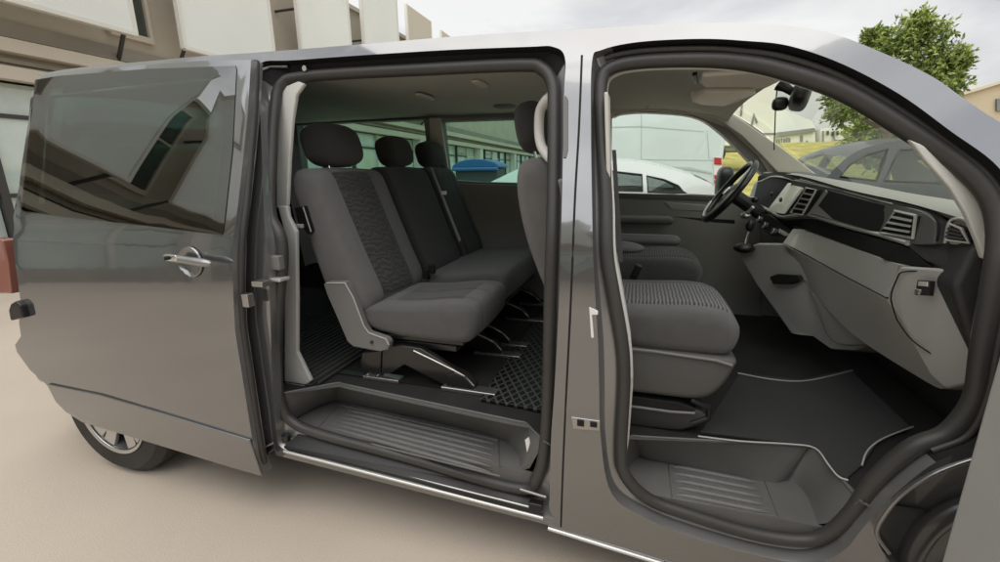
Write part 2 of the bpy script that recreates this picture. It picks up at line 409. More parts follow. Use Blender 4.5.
# seals
def offs(L, d): return [Vector((p.x, p.y+d, p.z)) for p in L]
MB().tube(offs(sS, -.012), .021, True, 14).build('sliding_door_seal', RUBBER, van)
MB().tube(offs(fS, -.012), .021, True, 14, rr=[.020+.004*max(0, min(1, (i/6-2)/4))*max(0, min(1, (18-i/6)/3)) for i in range(len(fS))]).build('front_door_seal', RUBBER, van)
fO = lp([(p[0]+ (-0), p[1]) for p in FA], -.022)
outl = [Vector((a.x+(s.x-a.x)*.38, a.y+.03, a.z+(s.z-a.z)*.38)) for a, s in zip(fA, fS)]
MB().tube(outl[6:6*15], .009, False, 10).build('outer_frame_seal', RUBBER, van)
# pale inner trim rings
def grow(L, px, f):
    c = sum((Vector(p) for p in L), Vector())/len(L)
    return [Vector((c.x+(p.x-c.x)*f, p.y, c.z+(p.z-c.z)*f)) for p in L]
def inner_px(px, cx, cy, d):
    out = []
    for x, y in px:
        v = Vector((cx-x, cy-y, 0)); v.normalize(); out.append((x+v.x*d, y+v.y*d))
    return out
# rear pillar trim (pale above the belt, mid grey below)
up = [(284, 92), (300, 82), (300, 85), (293, 98), (289, 120), (287, 160), (286, 205), (274, 205), (275, 160), (278, 112)]
poly([(x, y) for x, y in [(279, 96), (286, 86), (298, 81), (304, 84), (296, 95), (292, 120), (289, 160), (287, 206), (276, 208), (276, 160)]], -.715, PILLART, 'upper_pillar_trim', van, th=.02, bevel=.006)
poly([(277, 206), (287, 206), (288, 216), (296, 232), (297, 300), (297, 352), (311, 381), (290, 398), (284, 380), (284, 300), (287, 262), (285, 236)], -.80, GREYP, 'lower_pillar_trim', van, th=.02, bevel=.006)
# inner trim edge of the front opening
rim = lp(inner_px(FS, 800, 300, 7), -.10)
MB().tube(rim[25*6:]+rim[:12*6], .007, False, 8).build('opening_trim_edge', PILLART, van)
# front pillar inner trim: widening towards the dash
poly([(905, 140), (930, 150), (960, 167), (985, 192), (992, 225), (990, 258), (978, 258), (972, 240), (960, 212), (945, 188), (920, 160)], -.80, PILLART, 'front_pillar_trim', van, th=-.02, bevel=.005)
# left vertical trim of the front opening
poly([(604, 92), (608, 92), (611, 200), (614, 250), (621, 288), (630, 340), (633, 385), (629, 440), (626, 460), (620, 440), (622, 380), (618, 320), (608, 240)], -.84, LIGHTT, 'pillar_inner_trim', van, th=.09, bevel=.004)

sheet([QW], lambda x, z: Vector((x, -w(z)+.01, z)), G_GREEN, 'rear_quarter_window', van, zstep=.1, xstep=.4)
# ---- body details on the middle pillar
def on_side(px, off, th, m, name, par, bevel=.002, n=1, closed=True):
    P = [side(p[0], p[1], off) for p in px]
    if n > 1: P = cr(P, n)
    return MB().prism(P, (0, th, 0)).build(name, m, par, bevel=bevel)
# panel gap down the middle pillar
gp = [(582, 56), (579, 130), (575, 200), (571, 300), (566, 400), (563, 470), (561, 526)]
MB().tube([side(p.x, p.y, -.003) for p in cr([Vector((*q, 0)) for q in gp], 5, False)], .0045, False, 8).build('pillar_panel_gap', VOIDM, van)
on_side([(566, 96), (568, 100), (568, 150), (566, 158), (563, 158), (563, 96)], .004, .004, GREYD, 'pillar_cover_strip', van)
st = MB()
P = side(576, 424, .006)
k = empty
o = on_side([(571, 417), (600, 421), (600, 431), (573, 429)], .008, .01, STEEL, 'door_striker', van)
on_side([(577, 420), (584, 421), (584, 427), (577, 426)], .012, .006, VOIDM, 'striker_slot', o)
on_side([(590, 422), (597, 423), (597, 428), (590, 427)], .012, .006, VOIDM, 'striker_slot', o)
on_side([(589, 307), (598, 311), (598, 315), (592, 315), (594, 338), (591, 338)], .004, .004, WHITEPL, 'type_label_sticker', van)
# sill strips and the roller rail under the sliding door
def rail(pa, pb, oa, r, name, m, par=van, n=10):
    A, B = side(*pa, oa), side(*pb, oa)
    return MB().tube([A, A.lerp(B, .33), A.lerp(B, .66), B], r, False, n).build(name, m, par)
shelf = [side(284, 446, -.004), side(543, 512, -.004), side(541, 494, -.06), side(300, 432, -.06)]
MB().add(shelf+[p+Vector((0, 0, -.02)) for p in shelf], [(0, 1, 2, 3), (7, 6, 5, 4), (0, 4, 5, 1), (1, 5, 6, 2), (2, 6, 7, 3), (3, 7, 4, 0)]).build('roller_rail_bed', BLACK, van)
rail((287, 441), (528, 501), -.035, .006, 'roller_rail', STEEL)
rail((290, 437), (530, 496), -.05, .005, 'roller_rail', SILVER)
rail((286, 446), (534, 508), -.012, .006, 'roller_rail', STEEL)
rail((284, 451), (543, 518), .004, .006, 'sill_edge_strip', SILVER)
MB().box(side(536, 505, -.02), (.05, .03, .03)).build('rail_end_stop', BLACK, van, bevel=.006)
rail((520, 489), (546, 497), -.02, .005, 'sill_bright_edge', JAMB)
rail((548, 528), (664, 564), .004, .007, 'sill_edge_strip', SILVER)
MB().tube([side(*p, .006) for p in [(664, 564), (700, 577), (735, 589)]], .006).build('sill_edge_strip', SILVER, van)
# black underside behind the sill
MB().box((-1.45, .0, .24), (4.4, 1.70, .10)).build('underbody', VOIDM, van, bevel=.02)
# wheel houses
def wheel(cx, y, s, name='wheel', nar=1):
    wo = MB().lathe([(r_, h_*nar) for r_, h_ in [(.20, -.11), (.30, -.115), (.335, -.085), (.338, 0), (.335, .085), (.30, .115), (.20, .11)]], (cx, y, .338), (0, 1, 0), 56).build('wheel', TYRE, van)
    rim_ = MB().lathe([(r_, h_-.11*(1-nar)) for r_, h_ in [(.215, .105), (.222, .118), (.205, .112), (.19, .05)]], (cx, y, .338), (0, s, 0), 56)
    rim_.lathe([(r_, h_-.11*(1-nar)) for r_, h_ in [(.0, .085), (.035, .09), (.06, .08), (.065, .06)]], (cx, y, .338), (0, s, 0), 32)
    for i in range(5):
        a = 2*math.pi*i/5+.35
        for da in (-.17, .17):
            p0 = Vector((cx+.05*math.cos(a+da), y+s*(.085-.11*(1-nar)), .338+.05*math.sin(a+da))); p1 = Vector((cx+.21*math.cos(a+da*1.25), y+s*(.108-.11*(1-nar)), .338+.21*math.sin(a+da*1.25)))
            t = (p1-p0).cross(Vector((0, 1, 0))).normalized()*.026
            rim_.prism([p0-t, p1-t*1.3, p1+t*1.3, p0+t], (0, -s*.02, 0))
    rim_.build('rim', ALLOY, wo, bevel=.003)
    MB().lathe([(0, .02*nar-.03*(1-nar)), (.2, .02*nar-.03*(1-nar)), (.2, -.03*(1-nar))], (cx, y, .338), (0, s, 0), 40).build('brake_backing', VOIDM, wo)
    return wo
wheel(-3.22, -.85, -1); wheel(.42, -.86, -1, nar=.55); wheel(-3.22, .82, 1); wheel(.42, .86, 1, nar=.55)
for cx, yin, rr_ in ((-3.20, .60, .42), (.42, .78, .385)):
    for s in (-1, 1):
        rows = []
        for yy in (.93, yin):
            rows.append([Vector((cx+rr_*math.cos(R(a)), s*yy, .34+rr_*math.sin(R(a)))) for a in range(-10, 191, 8)])
        mb = MB().rows(rows); r1 = rows[1]; mb.add(r1, [list(range(len(r1)))])
        mb.build('wheel_arch_liner', BLACK, van)
# arch lip following the front wheel opening
MB().tube(cr([side(p[0], p[1], .002) for p in [(889, 553), (877, 534), (884, 516), (904, 493), (940, 471), (985, 456), (1003, 452)]], 5, False), .005).build('post_edge_fold', PAINT, van)
RI = [Vector((p.x, p.y+.055, p.z)) for p in RC]; cc_ = sum(RI, Vector())/len(RI); RJ = [cc_+(p-cc_)*.86 for p in RI]
mb = MB().rows([RC, [Vector((a.x*.6+b.x*.4, a.y*.25+b.y*.75, a.z*.6+b.z*.4)) for a, b in zip(RC, RJ)], RJ], True); mb.add(RJ, [list(range(len(RJ)))])
mb.build('post_reflection_recess', mat('dark_reflection_tone', (.05, .049, .047), .3, coat=.3), van)  # dark tone and hollow stand for the door's reflection in the body paint
MB().tube(cr([side(p[0], p[1], -.05) for p in [(900, 585), (912, 552), (930, 526), (958, 508), (990, 500), (1020, 500)]], 6, False), .03).build('post_highlight_bulge', MATS['dark_reflection_tone'], van)  # bulge added along the curved highlight on the post

# ================================================================ sliding door, slid back
sd = None
DOFF = .075
DO = [(251, 60), (248, 110), (243, 160), (238, 205), (234, 237), (233, 288), (235, 330), (241, 368), (250, 425), (256, 462), (262, 476), (230, 467), (165, 447), (82, 422), (66, 412), (56, 402), (47, 385), (30, 370), (17, 352), (15, 345), (21, 336), (19, 322), (21, 304), (19, 290), (15, 262), (13, 238), (16, 212), (21, 170), (27, 130), (34, 95), (38, 82), (44, 75), (78, 70), (150, 65), (200, 61)]
GL = [(36, 80), (60, 76), (150, 69), (236, 66), (237, 70), (233, 150), (224, 232), (222, 235), (150, 226), (60, 216), (23, 211), (22, 208), (28, 150)]
def dsurf(x, z): return Vector((x, -(w(z)+DOFF), z))
DP = [side(p[0], p[1], DOFF) for p in DO]
GP = [side(p[0], p[1], DOFF) for p in GL]
sd = sheet([DP, GP], dsurf, PAINT, 'sliding_door', van, zstep=.03, xstep=.16)
# inner shell and edge
def dsin(x, z): return Vector((x, -(w(z)+DOFF-.055), z))
edge = MB(); n = len(DP)
A = [dsurf(p.x, p.z) for p in DP]; Bq = [dsin(p.x, p.z)+Vector((.0, 0, 0)) for p in DP]
edge.loft(A, Bq, True).build('door_edge', JAMB, sd)
sheet([DP, GP], dsin, GREYD, 'door_inner_trim', sd, zstep=.2, xstep=.5)
gcut = sheet([GP], lambda x, z: Vector((x, -(w(z)+DOFF+.003), z)), G_DARK, 'window_glass', sd, zstep=.05, xstep=.3)
# black band printed round the glass
gi = [side(p[0], p[1], DOFF+.006) for p in [(44, 96), (150, 82), (218, 78), (214, 150), (208, 220), (150, 214), (60, 206), (40, 203), (40, 150)]]
band = MB(); 
def sub_loop(L, f):
    c = sum(L, Vector())/len(L); out = []
    for p in L:
        q = c+(p-c)*f; out.append(Vector((q.x, -(w(q.z)+DOFF-.004), q.z)))
    return out
gin = []
c = sum(GP, Vector())/len(GP)
for p in GP:
    q = Vector((c.x+(p.x-c.x)*.90, 0, c.z+(p.z-c.z)*.86)); gin.append(Vector((q.x, -(w(q.z)+DOFF-.004), q.z)))
gou = [Vector((p.x, -(w(p.z)+DOFF-.004), p.z)) for p in GP]
MB().loft(gou, gin, True).build('window_border', GLOSSBLK, sd)
# rubber edge of the door that faces the opening
fe = [(256, 62), (254, 110), (250, 160), (246, 205), (242, 240), (241, 288), (243, 330), (249, 368), (257, 425), (264, 462)]
MB().tube(cr([side(p[0], p[1], DOFF-.035) for p in fe], 4, False), .014).build('door_edge_seal', RUBBER, sd)
fe2 = [(257, 80), (256, 110), (254, 160), (252, 205), (250, 240), (249, 288), (250, 330), (254, 368), (259, 415), (264, 440)]
MB().prism([side(p[0]-4, p[1], DOFF-.08) for p in fe2]+[side(p[0]+0, p[1], DOFF-.08) for p in reversed(fe2)], (0, .02, 0)).build('door_edge_plate', VOIDM, sd, bevel=.004)
MB().tube([side(p[0], p[1], DOFF-.10) for p in [(258, 150), (257, 240), (258, 300), (262, 400), (264, 430)]], .004).build('inner_edge_strip', STEEL, sd)
# handle: round recess, bar, lock plate
hc = side(191, 262, DOFF+.002)
h = MB().lathe([(0, -.006), (.038, -.003), (.052, .005), (.055, .008), (.058, .003)], hc, (0, -1, .06), 36).build('door_handle', PAINT, sd)
ha, hb = side(166, 257, DOFF+.045), side(211, 264, DOFF+.045)
mb = MB(); L = [ha.lerp(hb, t) for t in (0, .1, .3, .6, .85, .96, 1)]
mb.tube(L, .016, False, 14, rr=[.012, .015, .014, .014, .015, .011, .004]).build('handle_bar', JAMB, h)
MB().box(side(171, 258, DOFF+.058), (.055, .008, .022)).build('lock_cover', CHROME, h, bevel=.006)
MB().lathe([(0, .012), (.006, .012), (.008, .0)], side(168, 258, DOFF+.06), (0, -1, 0), 16).build('key_hole', VOIDM, h)
# lower moulding of the door
mo = [(47, 384), (100, 395), (160, 413), (249, 440), (261, 475), (230, 466), (165, 446), (83, 421), (66, 411), (57, 402)]
MB().prism([side(p[0], p[1], DOFF+.009) for p in mo], (0, .010, 0)).build('lower_moulding', PAINT, sd, bevel=.004)
# roller arms
MB().tube([side(258, 460, .03), side(272, 449, .0), side(284, 440, -.03)], .010).build('lower_roller_arm', BLKSTEEL, sd)
MB().tube([side(256, 451, .03), side(272, 443, .0), side(284, 436, -.03)], .005).build('lower_roller_arm', STEEL, sd)
MB().lathe([(0, -.012), (.017, -.012), (.017, .012), (0, .012)], side(286, 437, -.03), (0, 0, 1), 20).build('roller', BLKSTEEL, sd)
MB().lathe([(0, -.012), (.014, -.012), (.014, .012), (0, .012)], side(276, 432, -.02), (0, 0, 1), 20).build('roller', STEEL, sd)
MB().box(side(262, 283, 0.03), (.05, .05, .02)).build('middle_roller_arm', STEEL, sd, bevel=.004)
MB().box(side(248, 300, .045), (.03, .03, .05)).build('door_lock', STEEL, sd, bevel=.004)
MB().box(side(258, 432, .02), (.02, .03, .03)).build('door_lock', BLKSTEEL, sd, bevel=.004)
on = [(8, 310), (10, 304), (15, 301), (20, 306), (23, 318), (10, 321)]
MB().prism([side(p[0], p[1], .10) for p in on], (0, .05, 0)).build('rear_roller_cover', BLACK, sd, bevel=.008)
# hardware in the rear jamb: centre rail end and brackets
o = MB().box(side(268, 278, -.03), (.16, .05, .012)).build('centre_rail_end', SILVER, van, bevel=.003)
MB().box(side(268, 262, -.03), (.13, .03, .055)).build('centre_rail_recess', GREYD, van, bevel=.006)
MB().tube([side(262, 70, -.02), side(270, 67, -.03), side(288, 67, -.03)], .006).build('upper_roller_arm', STEEL, sd)
MB().lathe([(0, -.01), (.01, -.01), (.01, .01), (0, .01)], side(306, 69, -.03), (0, -1, 0), 16).build('rail_screw', CHROME, van)

# ================================================================ front passenger door, swung open towards the camera
fd_h = Vector((-.092, -.985, 0))
def fdp(u, z, t): # u along the door from the hinge, t thickness towards +X
    a = R(88); d = Vector((math.cos(a)*1, -math.sin(a), 0)); nrm = Vector((math.sin(a), math.cos(a), 0))
    return fd_h + d*u + nrm*t + Vector((0, 0, z)) + nrm*((w(z)-.955)*.9)
prof = [(.02, .30), (.02, 1.15), (.16, 1.40), (.62, 1.74), (1.02, 1.76), (1.04, 1.2), (1.03, .40), (.9, .27), (.30, .27), (.10, .27)]
pr = cr([Vector((u, z, 0)) for u, z in prof], 3)
win = [(.14, 1.24), (.24, 1.42), (.60, 1.67), (.95, 1.69), (.97, 1.24)]
def doorsheet(loops, t, m, name, par):
    return sheet(loops, lambda x, z: fdp(x, z, t), m, name, par, zstep=.1, xstep=.3)
outl_ = [(p.x, 0, p.y) for p in pr]; winl = [(a, 0, b) for a, b in win]
fd = doorsheet([outl_, winl], .10, PAINT, 'front_door', van)
MB().loft([fdp(p.x, p.y, .10) for p in pr], [fdp(p.x, p.y, .03) for p in pr], True).build('door_edge', JAMB, fd)
doorsheet([outl_, winl], .03, JAMB, 'door_inner_panel', fd)
inn = [(u*.94+.03, 0, z*.90+.06) for u, z in [(.05, .46), (.05, 1.15), (1.0, 1.18), (.99, .42), (.88, .32), (.32, .32), (.16, .40)]]
MB().prism([fdp(p[0], p[2], .03) for p in inn], fdp(0, 1, -.03)-fdp(0, 1, 0.03)).build('door_card', GREYP, fd, bevel=.012)
doorsheet([winl], .065, G_CLEAR, 'window_glass', fd)
# ================================================================ INTERIOR SHELL
FZ = .535
bm_ = MB()
# floor sheet with the two step wells left open
x0, x1 = -3.85, .25
def wellpt(px, py, z): p = at(px, py, z, 2); return p
# sliding step well outline on the floor plane (rear, inner rear, inner front, front)
SW = [(-2.26, -.90), (-2.10, -.60), (-1.30, -.60), (-1.17, -.90)]
a, b_, c_, d_ = [wellpt(*p, FZ) for p in [(300, 401), (338, 384), (525, 424), (545, 446)]]
a.x = -2.28; a.y = -.93; d_.y = -.93; d_.x = max(d_.x, -1.17)
SWT = [a, b_, c_, d_]
e, f_, g, h_ = [wellpt(*p, FZ-.02) for p in [(624, 450), (632, 437), (813, 447), (850, 486)]]
e.y = -.93; h_.y = -.93; e.x = -.96
FWT = [e, f_, g, h_]
fl = [[(-3.85, 0, -.86)] , []]
outerf = [(-3.85, 0, .86), (-3.85, 0, -.90), (SWT[0].x, 0, -.90), (SWT[1].x, 0, SWT[1].y), (SWT[2].x, 0, SWT[2].y), (SWT[3].x, 0, -.90), (FWT[0].x, 0, -.90), (FWT[1].x, 0, FWT[1].y), (FWT[2].x, 0, FWT[2].y), (FWT[3].x, 0, -.90), (.06, 0, -.90), (.06, 0, .86)]
sheet([outerf], lambda x, z: Vector((x, z, FZ-(.02 if x > -1.05 else 0))), CARPET, 'floor', van, zstep=.3, xstep=.4)
# step wells: sloped walls down to a tread
def well(T, zb, lopx, name, top, ext=()):
    """T: 4 corners of the upper rim (rear-out, rear-in, front-in, front-out)"""
    ra, rb, rc, rd = T; z = top
    up_ = cr([Vector((p.x, p.y, z)) for p in (ra, ra.lerp(rb, .5), rb, rb.lerp(rc, .05), rb.lerp(rc, .5), rb.lerp(rc, .95), rc, rc.lerp(rd, .5), rd)], 6, False)
    lo = cr([at(p[0], p[1], zb, 2) for p in lopx], 6, False)
    cl = lambda L: [Vector((p.x, max(p.y, -.862), p.z)) for p in L]
    lo = cl(lo)
    mid = [Vector((a.x*.25+b.x*.75, a.y*.25+b.y*.75, zb+.022)) for a, b in zip(up_, lo)]
    mid2 = [Vector((a.x*.9+b.x*.1, a.y*.9+b.y*.1, z-.004)) for a, b in zip(up_, lo)]
    out = [Vector((a.x+(a.x-b.x)*.25, a.y+(a.y-b.y)*.25, z+.002)) for a, b in zip(up_, lo)]
    mb = MB().rows([out, up_, mid2, mid, lo]); e0, e1 = Vector((lo[-1].x+.05, -.866, zb)), Vector((lo[0].x-.03, -.866, zb)); lo2 = lo+[e0, e1]
    mb.add([e0, e1, e1-Vector((0, 0, .10)), e0-Vector((0, 0, .10))], [(0, 1, 2, 3)]); mb.add(lo2, [list(range(len(lo2)))])
    o = mb.build(name, [STEP], van)
    MB().tube([p+Vector((0, 0, .002)) for p in up_], .0045).build('well_lip', STEP, o)
    return o
ZB = .375
sw = well([Vector((-2.28, -.92, 0)), Vector((SWT[1].x, SWT[1].y, 0)), Vector((SWT[2].x, SWT[2].y, 0)), Vector((SWT[3].x, -.92, 0))], ZB, [(285, 430), (300, 416), (330, 402), (348, 403), (420, 418), (493, 436), (514, 449), (520, 464), (516, 492)], 'sliding_door_step', FZ+.003, [(460, 482), (400, 466), (330, 446)])
def ribs(a0, a1, b0, b1, n, z, par):
    for i in range(n):
        t = i/(n-1)
        p0 = at(a0[0]+(a1[0]-a0[0])*t, a0[1]+(a1[1]-a0[1])*t, z, 2); p1 = at(b0[0]+(b1[0]-b0[0])*t, b0[1]+(b1[1]-b0[1])*t, z, 2)
        L = [p0.lerp(p1, k/10)+Vector((0, 0, .0)) for k in range(11)]
        MB().tube(L, .008, rr=[.002, .009]+[.0105]*7+[.009, .002]).build('tread_rib', STEP, par)
ribs((348, 410), (328, 427), (494, 444), (490, 472), 6, ZB, sw)
MB().tube([at(x, y, ZB, 2) for x, y in [(340, 405), (498, 440), (500, 476), (316, 430)]], .004, True).build('tread_border', STEP, sw)
P = [at(525, 440, -.86), at(529, 437, -.86), at(531, 449, -.86), at(527, 452, -.86)]
MB().prism(P, (.0, .004, 0)).build('warning_sticker', WHITEPL, sw)
ZF = .375
fwll = well([Vector((-.96, -.92, 0)), Vector((FWT[1].x, FWT[1].y, 0)), Vector((FWT[2].x, FWT[2].y, 0)), Vector((FWT[3].x, -.92, 0))], ZF, [(614, 500), (624, 474), (638, 457), (652, 460), (700, 470), (768, 482), (790, 481), (806, 494), (818, 524)], 'front_door_step', FZ-.018, [(822, 545), (780, 552), (720, 540), (660, 522), (630, 512)])
ribs((672, 466), (676, 494), (758, 483), (770, 513), 5, ZF, fwll)
MB().tube([at(x, y, ZF, 2) for x, y in [(668, 463), (764, 480), (778, 517), (672, 498)]], .003, True).build('tread_border', STEP, fwll)

# headliner
hl = []
for i in range(15):
    t = -1+2*i/14
    hl.append([Vector((x, t*(w(1.80)-.06)*(1 if x < -.6 else .97), zc+.045*(1-abs(t)**3))) for x, zc in [(-3.58, 1.80), (-3.0, 1.80), (-2.2, 1.80), (-1.6, 1.79), (-1.1, 1.78), (-.8, 1.775), (-.62, 1.75), (-.50, 1.725), (-.42, 1.695)]])
MB().rows(hl).build('headliner', HEADL, van, solid=.01)
# side trims of the far wall: upper frame around the windows, lower panel
def fin(x, z): return Vector((x, w(z)-.075, z))
w1i, w2i, w3i = [[Vector((p.x, 0, p.z)) for p in L] for L in (w1, w2, w3)]
sheet([[(-3.6, 0, .5), (-3.58, 0, 1.80), (-.66, 0, 1.77), (-.50, 0, 1.72), (-.30, 0, 1.62), (-.10, 0, 1.47), (.06, 0, 1.34), (.06, 0, .5)], w1i, w2i, w3i], fin, [WALLP], 'far_wall_trim', van, zstep=.06, xstep=.5)
for L, nm, gm in ((w1, 'far_front_window', G_CLEAR), (w2, 'far_sliding_window', G_GREEN), (w3, 'far_rear_window', G_GREEN)):
    o = sheet([[Vector((p.x, 0, p.z)) for p in L]], lambda x, z: Vector((x, w(z)-.035, z)), gm, nm, van, zstep=.1, xstep=.5)
    A = [Vector((p.x, w(p.z)-.077, p.z)) for p in L]; Bq = [Vector((p.x, w(p.z)+.0, p.z)) for p in L]
    MB().loft(A, Bq, True).build('window_reveal', LIGHTT if nm == 'far_front_window' else GREYD, o)
# pale upper far-wall trim strips
up1 = [at(x, y, .74) for x, y in [(612, 112), (650, 108), (700, 110), (728, 126), (758, 155), (778, 184), (771, 188), (745, 158), (716, 130), (692, 117), (650, 113), (615, 116)]]
def farpoly(px, d, m, name, par=None, th=.02, bevel=.003):
    P = [side(p[0], p[1], -.075-d, 1) for p in px]
    return MB().prism(P, (0, th, 0)).build(name, m, par or van, bevel=bevel)
farpoly([(608, 84), (660, 84), (700, 92), (728, 112), (760, 145), (790, 172), (800, 180), (776, 184), (758, 156), (728, 128), (694, 115), (650, 111), (616, 114), (609, 122), (610, 192), (604, 192), (602, 120)], .012, LIGHTT, 'door_frame_trim', bevel=.002)
farpoly([(693, 112), (706, 100), (722, 108), (745, 122), (785, 150), (826, 182), (800, 184), (783, 178), (766, 160), (742, 136), (716, 118)], .04, LIGHTT, 'far_front_pillar_trim', th=.03, bevel=.006)
farpoly([(286, 100), (600, 92), (600, 117), (440, 118), (430, 119), (290, 124)], .01, GREYD, 'upper_wall_trim', bevel=.002)
farpoly([(429, 118), (440, 118), (450, 182), (436, 182), (431, 165)], .02, LIGHTT, 'pillar_trim', bevel=.004)
farpoly([(576, 118), (612, 112), (611, 196), (576, 196)], .02, LIGHTT, 'pillar_trim', bevel=.004)
# door card of the far front door
dc = farpoly([(612, 194), (680, 196), (760, 199), (762, 330), (604, 330), (604, 194)], .03, WALLP, 'driver_door_card', th=.03, bevel=.006)
farpoly([(611, 193), (690, 195), (765, 199), (765, 203), (690, 200), (611, 198)], .045, GREYD, 'window_sill_trim', dc, th=.03)
farpoly([(664, 202), (706, 205), (708, 212), (672, 210)], .05, GREYP, 'door_pull', dc, th=.02, bevel=.006)
farpoly([(612, 212), (640, 214), (700, 218), (735, 220), (735, 224), (700, 222), (640, 218), (612, 216)], .05, BLACK, 'armrest_edge', dc, th=.02)
farpoly([(655, 226), (664, 219), (700, 221), (712, 222), (722, 238), (700, 236), (657, 229)], .035, VOIDM, 'door_pocket', dc, th=.012, bevel=.006)
farpoly([(612, 226), (640, 228), (700, 238), (735, 243), (735, 252), (700, 248), (640, 238), (612, 234)], .05, GREYP, 'pocket_rim', dc, th=.02, bevel=.008)
# lower wall trim behind the bench
lw = farpoly([(440, 183), (576, 187), (576, 330), (440, 330)], .03, WALLP, 'rear_wall_panel', th=.03)
farpoly([(478, 190), (576, 193), (576, 196), (478, 193)], .035, DARKP, 'panel_groove', lw, th=.012, bevel=.001)
farpoly([(478, 206), (576, 209), (576, 212), (478, 209)], .035, DARKP, 'panel_groove', lw, th=.012, bevel=.001)
# near wall inside (behind the pillar)
MB().box((-1.08, -.83, .95), (.12, .03, .9)).build('pillar_lower_trim', GREYD, van, bevel=.01)
MB().box((-1.08, -.745, 1.58), (.10, .03, .36), Matrix.Rotation(R(-16), 3, 'X')).build('pillar_upper_trim', LIGHTT, van, bevel=.01)
MB().box((-3.0, -.86, .84), (1.30, .03, .62)).build('rear_quarter_trim', DARKP, van, bevel=.01)

# ceiling fittings
def lampish(px, py, z, d, name, m, rot=0):
    p = at(px, py, z, 2); return MB().ball(p, d, 10, rot=Matrix.Rotation(rot, 3, 'Z'), e=.7).build(name, m, van)
lampish(425, 97, 1.82, (.05, .20, .02), 'ceiling_lamp', LIGHTT)
lampish(480, 84, 1.82, (.05, .16, .02), 'ceiling_lamp', LIGHTT)
lampish(505, 106, 1.815, (.14, .12, .03), 'ceiling_handle', GREYD)
gh = [side(x, y, -.13, 1) for x, y in [(647, 108), (652, 102), (664, 99), (676, 102), (682, 107)]]
MB().tube(cr(gh, 5, False), .012).build('grab_handle', LIGHTT, van)
# sun visors, mirror
def vis(px, z, name, m, th=.018, bevel=.008):
    P = [at(p[0], p[1], (p[2] if len(p) > 2 else z), 2) for p in px]; n = (P[1]-P[0]).cross(P[2]-P[0]).normalized()
    if n.z < 0: n = -n
    return MB().prism(P, n*th).build(name, m, van, bevel=bevel)
vis([(702, 77), (760, 73), (784, 80), (768, 88), (752, 90.5), (707, 90.5), (699, 84)], 1.69, 'sun_visor', LIGHTT)
vis([(691, 96, 1.665), (707, 92, 1.675), (752, 92, 1.675), (757, 94, 1.67), (738, 103, 1.64), (722, 107, 1.63), (702, 106, 1.63), (692, 102, 1.64)], 1.66, 'sun_visor', LIGHTT)
MB().tube([at(x, y, 1.685, 2) for x, y in [(706, 91.5), (720, 92), (736, 92), (754, 90)]], .008).build('visor_hinge', PILLART, van)
vis([(692, 76), (697, 75), (698, 84), (694, 86)], 1.70, 'visor_clip', BLACK, th=.01, bevel=.003)
# windscreen mirror with its stem and camera housing
mp = at(800, 97, .02)
mir = MB().ball(mp, (.07, .27, .095), 14, rot=Matrix.Rotation(R(12), 3, 'Y') @ Matrix.Rotation(R(-14), 3, 'Z'), e=.6).build('rear_view_mirror', BLACK, van)
MB().tube([at(780, 84, .03), at(786, 88, .02), mp], .012, rr=[.03, .018, .012]).build('mirror_stem', BLACK, mir)
MB().ball(at(780, 104, .06), (.06, .05, .055), 10, e=.7).build('sensor_housing', BLACK, mir)
MB().tube(cr([at(778, 84, .06), at(776, 100, .06), at(775, 125, .07), at(774, 150, .10)], 4, False), .0025).build('mirror_cable', BLACK, mir)

# pale grab handle on the middle pillar
gp_ = [at(552, 96, -.70), at(545, 102, -.68), at(540, 112, -.66), (at(539, 130, -.65)), at(541, 145, -.66), at(547, 155, -.68), at(554, 162, -.70)]
MB().tube(cr(gp_, 5, False), .017).build('pillar_grab_handle', PILLART, van)

